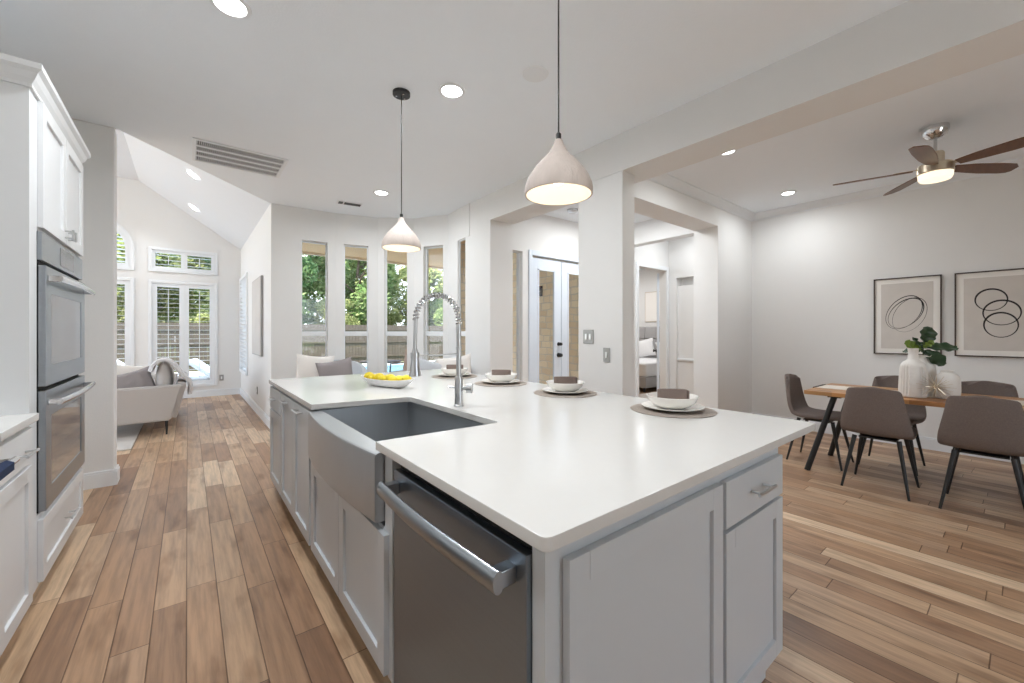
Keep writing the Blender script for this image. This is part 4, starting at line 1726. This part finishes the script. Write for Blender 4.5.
m_.lathe([(0, 0), (0.07, 0), (0.078, 0.01), (0.082, 0.15), (0.075, 0.26), (0.05, 0.30), (0.045, 0.33), (0.05, 0.345), (0.04, 0.345), (0.036, 0.32), (0, 0.30)], n=40)
m_.build('body', 'vase', v2)
v3 = thing('squat_vase', 'squat smooth cream jar on the dining table, lowest of the vases', 'vase', (4.865, 0.395, 0.766))
m_ = MB()
m_.lathe([(0, 0), (0.062, 0), (0.072, 0.012), (0.077, 0.06), (0.076, 0.14), (0.071, 0.175), (0.054, 0.20), (0.040, 0.207), (0.038, 0.222), (0.042, 0.228), (0.034, 0.228), (0.030, 0.205), (0, 0.19)], n=40)
m_.build('body', 'vase', v3)
st = thing('starburst_ornament', 'spiky champagne metal starburst ornament in front of the vases', 'ornament', (4.65, 0.44, 0.872))
m_ = MB()
m_.ball((0, 0, 0), 0.014)
m_.build('core', 'brass', st)
m_ = MB()
random.seed(9)
for i in range(46):
    z = 1 - 2 * (i + 0.5) / 46
    a = i * 2.399963
    rr = math.sqrt(1 - z * z)
    L__ = 0.104 if z < -0.6 else 0.118 * random.uniform(0.8, 1.0)
    m_.tube([(0, 0, 0), (rr * cos(a) * L__, rr * sin(a) * L__, z * L__)], [0.0022, 0.0012], 5)
m_.build('spikes', 'brass', st)

# fig branch
fg = thing('fig_branch', 'dark green fiddle leaf fig branch standing in the white vase', 'plant', (4.955, 0.545, 1.115))
rt = Vector((0.783, -0.622, 0))
fw_ = Vector((0.622, 0.783, 0))


def leaf(parent, c, d, L__, Wd, nrm, m):
    """c: stem end, d: direction of the midrib, nrm: facing."""
    d = d.normalized()
    s_ = d.cross(nrm).normalized()
    nrm = s_.cross(d).normalized()
    shape = [0.05, 0.45, 0.72, 0.86, 0.97, 1.0, 0.94, 0.72, 0.25]

    def fn(a, b):
        x = a * 8
        i = min(int(x), 7)
        w_ = shape[i] * (1 - x + i) + shape[i + 1] * (x - i)
        tt = (b - 0.5) * 2
        return c + d * (L__ * a) + s_ * (tt * w_ * Wd / 2) + nrm * (0.10 * Wd * abs(tt) - 0.12 * L__ * a * a + 0.008 * sin(a * 19) * abs(tt))
    m_ = MB()
    m_.grid(fn, 16, 6, thick=0.0012)
    return m_.build('leaf', m, parent)


node = [(0, 0, -0.08), (0, 0, 0.0), (-0.01, 0.0, 0.05), (0.01, 0.01, 0.11)]
m_ = MB()
m_.tube([(0, 0, -0.12), (0, 0, 0.0), (-0.005, 0, 0.06), (0.005, 0.0, 0.11)], [0.005, 0.005, 0.004, 0.003], 8)
m_.build('stem', 'stem', fg)
tow = -fw_
Z = Vector((0, 0, 1))
leaf(fg, Vector((0, 0, 0.05)) + rt * -0.03, rt * -1.0 + Z * 0.35 + tow * .2, 0.155, 0.095, tow + Z * .5, 'figlight')
leaf(fg, Vector((0, 0, 0.04)) + rt * -0.01, rt * -0.55 + Z * 0.9, 0.13, 0.06, tow + rt * .6, 'fig')
leaf(fg, Vector((0, 0, 0.09)), rt * 0.30 + Z * 0.95 + tow * .1, 0.155, 0.145, tow, 'fig')
leaf(fg, Vector((0, 0, 0.05)) + rt * 0.01, rt * 1.0 + Z * 0.12 + tow * .2, 0.25, 0.105, Z * .9 + tow * .8, 'fig')
leaf(fg, Vector((0, 0, 0.03)), rt * 0.45 - Z * 0.55 + tow * .5, 0.17, 0.145, tow + Z * .4, 'fig')
leaf(fg, Vector((0, 0, 0.02)), rt * -0.35 - Z * 0.1 + tow * .6, 0.10, 0.07, tow + Z * .8, 'fig')
leaf(fg, Vector((0, 0, 0.06)), rt * 0.15 + Z * 0.6 + tow * .7, 0.09, 0.06, tow + Z * .3, 'figlight')
leaf(fg, Vector((0, 0, 0.05)), fw_ * 0.8 + Z * 0.5 + rt * .3, 0.14, 0.10, Z, 'fig')
leaf(fg, Vector((0, 0, 0.03)), fw_ * 0.5 - rt * 0.8, 0.13, 0.09, Z + tow * .4, 'fig')

# ---------------------------------------------------------------- ceiling fan
FN = thing('ceiling_fan', 'five blade walnut and nickel ceiling fan with a lit lens over the dining table', 'ceiling fan', (4.92, 0.47, 3.03))
m_ = MB()
m_.lathe([(0, 0), (0.086, 0), (0.086, -0.03), (0.075, -0.065), (0.045, -0.092), (0.02, -0.10), (0, -0.10)], n=36)
m_.build('canopy', 'chrome', FN)
m_ = MB()
m_.cyl((0, 0), 0.012, -0.22, -0.09, 16)
m_.build('downrod', 'nickel', FN)
m_ = MB()
m_.lathe([(0, -0.215), (0.05, -0.215), (0.056, -0.225), (0.056, -0.30), (0.07, -0.308), (0.106, -0.315), (0.114, -0.325), (0.114, -0.385), (0.108, -0.392), (0, -0.392)], n=40)
m_.build('motor_housing', 'brass', FN)
m_ = MB()
m_.lathe([(0.108, -0.392), (0.106, -0.425), (0.095, -0.445), (0.05, -0.456), (0, -0.458)], n=40)
m_.build('lens', 'fanlamp', FN)
for k in range(5):
    a = R(106 + 72 * k)
    m_ = MB()
    m_.M = Matrix.Rotation(a, 4, 'Z') @ Matrix.Translation((0, 0, -0.345)) @ Matrix.Rotation(R(-13), 4, 'X')
    pts = [(0.14, -0.040), (0.28, -0.062), (0.48, -0.070), (0.62, -0.064), (0.672, -0.030), (0.680, 0.030), (0.66, 0.055), (0.60, 0.066), (0.42, 0.066), (0.28, 0.055), (0.14, 0.038)]
    m_.prism(pts, -0.004, 0.004, bev=0.0015)
    bl = m_.build('blade', 'walnut', FN)
    m_ = MB()
    m_.M = Matrix.Rotation(a, 4, 'Z') @ Matrix.Translation((0, 0, -0.345)) @ Matrix.Rotation(R(-13), 4, 'X')
    m_.prism([(0.06, -0.018), (0.16, -0.022), (0.24, -0.03), (0.26, 0.0), (0.24, 0.03), (0.16, 0.022), (0.06, 0.018)], 0.005, 0.010, bev=0.001)
    m_.build('blade_arm', 'brass', bl)
# ---------------------------------------------------------------- living room: rug, sofa, cushions, throw, picture
mb = MB()
mb.box((-3.4, 6.19, 0.0), (-0.49, 8.9, 0.014), bev=0.004)
tag(mb.build('area_rug', 'rug'), 'pale area rug on the living room floor under the sofa', 'rug')


def pillow(name, m, loc, rot, sx, sz, th, label, cat='pillow', group=None):
    m_ = MB()
    t = bmesh.new()
    n_ = 14
    for side in (1, -1):
        g = []
        for i in range(n_ + 1):
            row = []
            for j in range(n_ + 1):
                a, b = 2 * i / n_ - 1, 2 * j / n_ - 1
                k1 = 1 - 0.10 * (1 - abs(b) ** 2) * abs(a) ** 3
                k2 = 1 - 0.10 * (1 - abs(a) ** 2) * abs(b) ** 3
                hgt = th / 2 * (max(0, (1 - a * a) * (1 - b * b))) ** 0.42
                row.append(t.verts.new((a * sx / 2 * k1, side * hgt, b * sz / 2 * k2)))
            g.append(row)
        for i in range(n_):
            for j in range(n_):
                t.faces.new((g[i][j], g[i + 1][j], g[i + 1][j + 1], g[i][j + 1]))
    bmesh.ops.remove_doubles(t, verts=t.verts[:], dist=0.0005)
    bmesh.ops.recalc_face_normals(t, faces=t.faces[:])
    m_._add(t)
    o = m_.build(name, m, sharp=80)
    o.location = loc
    o.rotation_euler = rot
    return tag(o, label, cat, group)


SFX, SFY = -0.07, 6.80    # outer back corner near the camera
s = thing('sofa', 'light grey upholstered sofa with slim black legs in the living room', 'sofa', (SFX, SFY, 0))
m_ = MB()
# near arm, its back edge leaning outwards
t = bmesh.new()
q = [(-1.0, 0.18), (-0.10, 0.18), (0.02, 0.63), (-1.0, 0.61)]
f_ = t.faces.new([t.verts.new((x, 0.0, z)) for x, z in q])
r = bmesh.ops.extrude_face_region(t, geom=[f_])
for v in r['geom']:
    if isinstance(v, bmesh.types.BMVert):
        v.co.y = 0.13
bmesh.ops.recalc_face_normals(t, faces=t.faces[:])
bmesh.ops.bevel(t, geom=t.edges[:], offset=0.018, segments=3, affect='EDGES')
m_._add(t)
m_.build('armrest', 'greyfab', s)
m_ = MB()
m_.box((-1.0, 0.14, 0.18), (-0.12, 2.06, 0.42), bev=0.02)
m_.build('seat', 'greyfab', s)
m_ = MB()
m_.M = Matrix.Translation((-0.12, 0, 0.20)) @ Matrix.Rotation(R(13), 4, 'Y')
m_.box((-0.02, 0.135, -0.0), (0.08, 2.06, 0.47), bev=0.02)
m_.build('backrest', 'greyfab', s)
m_ = MB()
m_.box((-1.0, 2.07, 0.18), (-0.06, 2.20, 0.62), bev=0.02)
m_.build('armrest', 'greyfab', s)
for (x, y) in ((-0.14, 0.06), (-0.92, 0.06), (-0.14, 2.12), (-0.92, 2.12)):
    m_ = MB()
    m_.tube([(x, y, 0.19), (x - 0.0, y, 0.015 if x < -0.4 else 0.0)], [0.017, 0.010], 12)
    m_.build('leg', 'black', s)
for i, (yy, lb_) in enumerate(((7.23, 'plump grey sofa back cushion at the near end, under the throw'), (7.90, 'grey sofa back cushion farther along the sofa'))):
    pillow('back_cushion', 'greyfab', (-0.245, yy, 0.665), (0, R(13), R(90)), 0.60, 0.46, 0.18, lb_, 'cushion', 'sofa back cushions')
pillow('throw_pillow', 'pillow_grey', (-0.53, 7.07, 0.63), (R(-18), R(-16), R(8)), 0.42, 0.40, 0.13, 'dusky grey throw pillow leaning on the sofa arm')
pillow('throw_pillow', 'pillow_white', (-0.60, 7.33, 0.67), (R(-16), R(9), R(22)), 0.46, 0.46, 0.14, 'white throw pillow behind the grey one on the sofa')
mb = MB()


def thr(a, b):
    # over the sofa back: seat side up, over, then down outside
    path = [(-0.365, 0.80), (-0.345, 0.87), (-0.29, 0.925), (-0.22, 0.93), (-0.15, 0.87), (-0.085, 0.76), (-0.04, 0.70), (0.005, 0.65), (0.02, 0.56), (0.01, 0.48)]
    x = a * (len(path) - 1)
    i = min(int(x), len(path) - 2)
    q_ = x - i
    px = path[i][0] * (1 - q_) + path[i + 1][0] * q_
    pz = path[i][1] * (1 - q_) + path[i + 1][1] * q_
    fold = 0.012 * sin(b * 22 + a * 3)
    return Vector((px + fold, 6.95 + 0.46 * b + 0.02 * sin(a * 7), pz + (0.02 * sin(b * 13) if a > 0.9 else 0)))


mb.grid(thr, 28, 26, thick=0.028)
tag(mb.build('throw_blanket', 'throw', sharp=80), 'light grey knitted throw blanket draped over the sofa back', 'blanket')

p = thing('canvas_picture', 'tall pale framed picture on the living room side wall', 'picture', (0.884, 7.615, 0.95), R(-90))
m_ = MB()
m_.box((-0.53, -0.03, 0), (0.53, 0, 1.21), bev=0.003)
m_.build('frame', 'plate', p)
m_ = MB()
m_.box((-0.515, -0.034, 0.015), (0.515, -0.03, 1.195))
m_.build('artwork', 'canvas', p)

# ---------------------------------------------------------------- breakfast nook armchairs


def armchair(loc, rz, label):
    c = thing('armchair', label, 'armchair', loc, rz, 'nook armchairs')
    m_ = MB()
    m_.box((-0.36, -0.33, 0.22), (0.36, 0.30, 0.50), bev=0.05, seg=3)
    m_.build('seat', 'pillow_blue', c)
    m_ = MB()
    m_.grid(lambda a, b: Vector((0.39 * sin((b - .5) * pi * 1.05), -0.16 - 0.24 * cos((b - .5) * pi * 1.05) - 0.05 * a, 0.30 + (0.62 - 0.20 * (2 * abs(b - .5)) ** 2.5) * a)), 10, 20, thick=0.06)
    m_.build('backrest', 'pillow_blue', c, sharp=80)
    for sx, sy in ((-1, -1), (1, -1), (-1, 1), (1, 1)):
        m_ = MB()
        m_.tube([(sx * 0.28, sy * 0.25 - 0.02, 0.23), (sx * 0.31, sy * 0.28 - 0.02, 0)], [0.02, 0.012], 10)
        m_.build('leg', 'walnut', c)
    return c


a1 = armchair((1.53, 5.62, 0), R(165), 'pale grey armchair in the nook in front of the first bay window')
dup(a1, (2.50, 4.72, 0), R(125), 'pale grey armchair in the nook in front of the last bay windows')
pillow('throw_pillow', 'pillow_white', (1.21, 5.42, 0.775), (R(-10), R(5), R(-15)), 0.43, 0.53, 0.13, 'white peaked pillow on the nook armchair below the first bay window')
pillow('throw_pillow', 'pillow_grey', (1.43, 5.25, 0.745), (R(-12), R(-10), R(-20)), 0.42, 0.47, 0.13, 'mauve grey pillow leaning beside the white one in the nook')
pillow('throw_pillow', 'pillow_blue', (2.30, 4.55, 0.745), (R(-12), R(14), R(-30)), 0.44, 0.47, 0.13, 'slate grey pillow on the armchair behind the faucet')
pillow('throw_pillow', 'pillow_white', (2.58, 4.38, 0.765), (R(-12), R(-8), R(-40)), 0.46, 0.52, 0.14, 'white pillow on the armchair behind the faucet')

# ---------------------------------------------------------------- bedroom
b = thing('bed', 'upholstered grey bed with white linen in the bedroom', 'bed', (7.75, 5.10, 0))
m_ = MB()
m_.box((0, 0, 0.10), (2.05, 1.7, 0.34), bev=0.02)
m_.build('base', 'bedgrey', b)
m_ = MB()
m_.box((0.02, 0.0, 0.34), (2.04, 1.7, 0.64), bev=0.05, seg=3)
m_.build('mattress', 'linen', b)
m_ = MB()
for i in range(5):
    for j in range(4):
        m_.box((2.05, -0.05 + i * 0.36, 0.12 + j * 0.34), (2.13, 0.305 + i * 0.36, 0.455 + j * 0.34), bev=0.03, seg=3)
m_.build('headboard', 'bedgrey', b)
for (x, y) in ((0.1, 0.1), (1.95, 0.1), (0.1, 1.6), (1.95, 1.6)):
    m_ = MB()
    m_.cyl((x, y), 0.03, 0, 0.10, 12)
    m_.build('leg', 'black', b)
mb = MB()
mb.box((6.9, 4.35, 0.001), (9.6, 5.05, 0.013), bev=0.003)
tag(mb.build('bedroom_rug', 'rug'), 'pale rug on the bedroom floor at the side of the bed', 'rug')
pillow('bed_pillow', 'linen', (9.50, 5.60, 0.89), (R(0), R(12), R(90)), 0.68, 0.48, 0.18, 'white bed pillow on the door side of the bed', 'pillow', 'bed pillows')
pillow('bed_pillow', 'linen', (9.50, 6.32, 0.89), (R(0), R(12), R(90)), 0.68, 0.48, 0.18, 'white bed pillow on the far side of the bed', 'pillow', 'bed pillows')
p = thing('bedroom_picture', 'pale framed picture above the bedroom headboard', 'picture', (9.898, 6.20, 1.60), R(-90))
m_ = MB()
m_.box((-0.33, -0.02, 0), (0.33, 0, 0.82), bev=0.003)
m_.build('frame', 'brass', p)
m_ = MB()
m_.box((-0.315, -0.024, 0.015), (0.315, -0.02, 0.805))
m_.build('artwork', 'paper', p)

# ---------------------------------------------------------------- outdoors
mb = MB()
mb.box((-40, 10.5, -0.16), (5.62, 13.2, -0.08))
mb.box((1.0, 4.6, -0.16), (5.62, 10.5, -0.08))
mb.box((-40, -16, -0.16), (9, -3.2, -0.02))  # unseen pale paving added to bounce sunlight up to the ceiling
mb.box((-40, -3.2, -0.16), (-6, 10.5, -0.02))  # unseen side paving added for the same light bounce
struct(mb.build('patio', 'concrete'), 'pale concrete patio behind the house, plus unseen slabs added to bounce light', 'patio')
mb = MB()
mb.box((-60, -60, -0.30), (80, 90, -0.17))
struct(mb.build('ground', 'lawn'), 'lawn around the house', 'ground')
mb = MB()
mb.box((-6, 13.2, -0.17), (14, 13.6, -0.07))
mb.box((-6, 18.0, -0.17), (14, 18.4, -0.07))
mb.box((-6, 13.6, -0.17), (-5.6, 18.0, -0.07))
mb.box((13.6, 13.6, -0.17), (14, 18.0, -0.07))
struct(mb.build('pool_coping', 'concrete'), 'pale stone coping around the swimming pool', 'coping')
mb = MB()
mb.box((-5.6, 13.6, -0.165), (13.6, 18.0, -0.12))
tag(mb.build('pool_water', 'pool'), 'blue water of the swimming pool behind the patio', 'water', kind='stuff')
# porch roof over the patio
mb = MB()
mb.box((0.95, 6.56, 2.84), (4.70, 8.5, 2.92))
mb.box((3.2, 5.5, 2.84), (4.70, 6.56, 2.92))
struct(mb.build('roof_soffit', 'soffit'), 'tan painted porch soffit outside the bay windows', 'soffit')
mb = MB()
mb.box((0.9, 8.5, 2.80), (4.70, 8.56, 2.98))
struct(mb.build('trim_fascia', 'fascia'), 'cream fascia board on the porch roof edge', 'fascia')
mb = MB()
mb.box((3.52, 6.00, -0.08), (3.84, 6.32, 2.84))  # column stands in for the exterior stone reveal of the fifth window
struct(mb.build('reveal_pillar', 'stone'), 'tan stone column standing in for the stone reveal outside the fifth bay window', 'column')

fn = thing('wooden_fence', 'tall weathered wooden privacy fence across the back yard', 'fence', (0, 20, -0.17))
m_ = MB()
random.seed(3)
for i in range(260):
    x = -14 + i * 0.142
    m_.box((x, 0, 0), (x + 0.135, 0.02, 1.86 + random.uniform(-0.01, 0.01)))
m_.build('pickets', 'fence', fn)
m_ = MB()
for zz in (0.3, 1.0, 1.6):
    m_.box((-14, -0.05, zz), (23, 0, zz + 0.09))
m_.build('rail', 'fence', fn)

sc = thing('wall_sconce', 'black lantern sconce on the stone wall outside the entry door', 'lamp', (5.615, 6.12, 2.05), R(-90))
m_ = MB()
m_.box((-0.05, -0.02, 0), (0.05, 0, 0.2), bev=0.003)
m_.box((-0.06, -0.14, 0.17), (0.06, -0.02, 0.19))
m_.box((-0.06, -0.14, 0.0), (0.06, -0.02, 0.015))
for sx in (-0.055, 0.045):
    for sy in (-0.138, -0.03):
        m_.box((sx, sy, 0.01), (sx + 0.01, sy + 0.01, 0.18))
m_.build('frame', 'black', sc)
m_ = MB()
m_.ball((0, -0.08, 0.09), 0.03)
m_.build('bulb', 'bulb', sc)


def tree(loc, H, rad, m, seed, label, n=12000, leafsz=0.15, lo=0.25):
    random.seed(seed)
    tr = thing('tree', label, 'tree', loc, 0, 'trees in the back yard')
    m_ = MB()
    m_.tube([(0, 0, 0), (0.1, 0.05, H * 0.3), (0.0, 0.1, H * 0.55), (0.15, 0, H * 0.8)], [0.17, 0.14, 0.10, 0.04], 10)
    for k_ in range(7):
        a = k_ * 0.9 + seed
        z = H * (0.32 + 0.07 * k_)
        r_ = rad * 0.75
        m_.tube([(0.05, 0.05, z), (r_ * 0.5 * cos(a), r_ * 0.5 * sin(a), z + 0.5), (r_ * cos(a), r_ * sin(a), z + 0.9)], [0.07, 0.045, 0.015], 7)
    m_.build('trunk', 'bark', tr)
    blobs = []
    for k_ in range(26):
        a = random.uniform(0, 6.28)
        q = math.sqrt(random.random()) * rad * 0.85
        z = H * (lo + (1 - lo) * random.random())
        blobs.append((q * cos(a), q * sin(a), z, rad * random.uniform(0.22, 0.42)))
    verts, faces = [], []
    for i in range(n):
        bx, by, bz, br = random.choice(blobs)
        d = Vector((random.gauss(0, 1), random.gauss(0, 1), random.gauss(0, 1))).normalized() * br * random.uniform(0.6, 1.0)
        c = Vector((bx, by, bz)) + d
        u_ = Vector((random.gauss(0, 1), random.gauss(0, 1), random.gauss(0, 1))).normalized()
        v_ = u_.orthogonal().normalized()
        s1_ = leafsz * random.uniform(0.6, 1.2)
        i0 = len(verts)
        verts += [c - u_ * s1_, c + v_ * s1_ * 0.5, c + u_ * s1_, c - v_ * s1_ * 0.5]
        faces.append((i0, i0 + 1, i0 + 2, i0 + 3))
    me = bpy.data.meshes.new('foliage')
    me.from_pydata([tuple(v) for v in verts], [], faces)
    me.materials.append(M[m])
    o = bpy.data.objects.new('foliage', me)
    C.objects.link(o)
    o.parent = tr
    return tr


T = [tree((2.9, 23.6, -0.17), 8.0, 2.5, 'leaf_a', 1, 'dense green oak behind the fence, filling the first bay window', lo=0.12),
     tree((7.4, 23.2, -0.17), 7.6, 2.3, 'leaf_c', 2, 'mid green oak behind the fence seen through the second bay window', lo=0.12),
     tree((11.6, 23.4, -0.17), 6.0, 2.3, 'leaf_b', 3, 'lower yellow green tree behind the fence in the third bay window', lo=0.12),
     tree((15.6, 23.6, -0.17), 7.0, 2.3, 'leaf_b', 4, 'yellow green tree behind the fence in the fourth bay window', lo=0.12)]
for (loc, src, rz, lb_) in (((-1.6, 23.6, -0.17), 2, 0.6, 'yellow green tree seen through the patio window shutters'),
                            ((-5.6, 24.0, -0.17), 3, 2.6, 'yellow green tree seen through the shutters beside the arched window'),
                            ((20.2, 24.0, -0.17), 2, 2.2, 'yellow green tree behind the fence past the stone reveal'),
                            ((0.6, 29.6, -0.17), 1, 5.0, 'tall oak in the second row near the gable wall corner'),
                            ((5.2, 29.4, -0.17), 0, 2.0, 'tall oak in the second row between the first two bay windows'),
                            ((9.9, 29.2, -0.17), 1, 3.0, 'tall oak in the second row in the second bay window'),
                            ((19.4, 29.6, -0.17), 0, 4.0, 'tall oak in the second row in the fourth bay window')):
    dup(T[src], loc, rz, lb_)

for i_, (x_, y_, sc_, lb_) in enumerate(((0.8, 22.2, 0.5, 'leafy shrub rising over the fence at the edge of the first bay window'), (3.4, 21.9, 0.55, 'leafy shrub rising over the fence in the first bay window'),
                                      (6.0, 22.0, 0.5, 'leafy shrub rising over the fence between the first two bay windows'), (8.8, 21.9, 0.5, 'leafy shrub rising over the fence in the second bay window'),
                                      (11.6, 21.9, 0.52, 'leafy shrub rising over the fence in the third bay window'), (14.6, 22.0, 0.55, 'leafy shrub rising over the fence in the fourth bay window'),
                                      (-1.8, 22.0, 0.5, 'leafy shrub rising over the fence behind the patio shutters'))):
    sh = dup(T[(2, 1, 3)[i_ % 3]], (x_, y_, -0.17), i_ * 1.3, lb_, 'shrubs along the fence')
    sh.name = 'shrub'
    sh['category'] = 'shrub'
    sh.scale = (sc_, sc_ * 0.55, sc_ * 0.85)

# patio furniture


def patio_chair(loc, rz, label):
    c = thing('patio_chair', label, 'outdoor chair', loc, rz, 'patio chairs')
    m_ = MB()
    m_.box((-0.26, -0.25, 0.38), (0.26, 0.25, 0.43), bev=0.01)
    m_.build('seat', 'wicker', c)
    m_ = MB()
    m_.M = Matrix.Translation((0, -0.24, 0.42)) @ Matrix.Rotation(R(12), 4, 'X')
    m_.box((-0.26, -0.03, 0), (0.26, 0.01, 0.56), bev=0.01)
    m_.build('backrest', 'wicker', c)
    for sx in (-1, 1):
        m_ = MB()
        m_.tube([(sx * 0.27, -0.27, 0.62), (sx * 0.28, 0.22, 0.62), (sx * 0.28, 0.25, 0.40)], 0.018, 8)
        m_.build('armrest', 'wicker', c)
        for sy in (-1, 1):
            m_ = MB()
            m_.tube([(sx * 0.24, sy * 0.22, 0.38), (sx * 0.25, sy * 0.24, 0)], 0.016, 8)
            m_.build('leg', 'wicker', c)
    return c


pc = patio_chair((2.30, 9.3, -0.08), R(75), 'dark wicker patio chair outside the second bay window')
dup(pc, (4.25, 9.6, -0.08), R(120), 'dark wicker patio chair outside the third bay window')
tbp = thing('patio_table', 'round dark patio table outside the third bay window', 'outdoor table', (3.55, 9.4, -0.08))
m_ = MB()
m_.lathe([(0, 0.70), (0.46, 0.70), (0.47, 0.715), (0.46, 0.73), (0, 0.73)], n=32)
m_.build('tabletop', 'wicker', tbp)
m_ = MB()
m_.lathe([(0, 0), (0.25, 0), (0.25, 0.02), (0.04, 0.05), (0.035, 0.70), (0, 0.70)], n=20)
m_.build('base', 'wicker', tbp)


def lounger(loc, rz, label):
    c = thing('sun_lounger', label, 'outdoor lounger', loc, rz, 'poolside loungers')
    m_ = MB()
    m_.box((-0.32, -0.95, 0.26), (0.32, 0.45, 0.31), bev=0.01)
    m_.build('frame', 'black', c)
    m_ = MB()
    m_.box((-0.31, -0.94, 0.31), (0.31, 0.42, 0.40), bev=0.03)
    m_.M = Matrix.Translation((0, 0.42, 0.36)) @ Matrix.Rotation(R(38), 4, 'X')
    m_.box((-0.31, 0, -0.04), (0.31, 0.65, 0.05), bev=0.03)
    m_.build('mattress', 'linen', c)
    for sx, sy in ((-1, -0.85), (1, -0.85), (-1, 0.4), (1, 0.4)):
        m_ = MB()
        m_.cyl((sx * 0.28, sy), 0.02, 0, 0.26, 8)
        m_.build('leg', 'black', c)
    return c


lg = lounger((-0.45, 12.2, -0.08), R(75), 'white cushioned lounger seen low through the patio window shutters, first one')
dup(lg, (0.95, 11.6, -0.08), R(75), 'white cushioned lounger by the pool, second one behind the shutters')
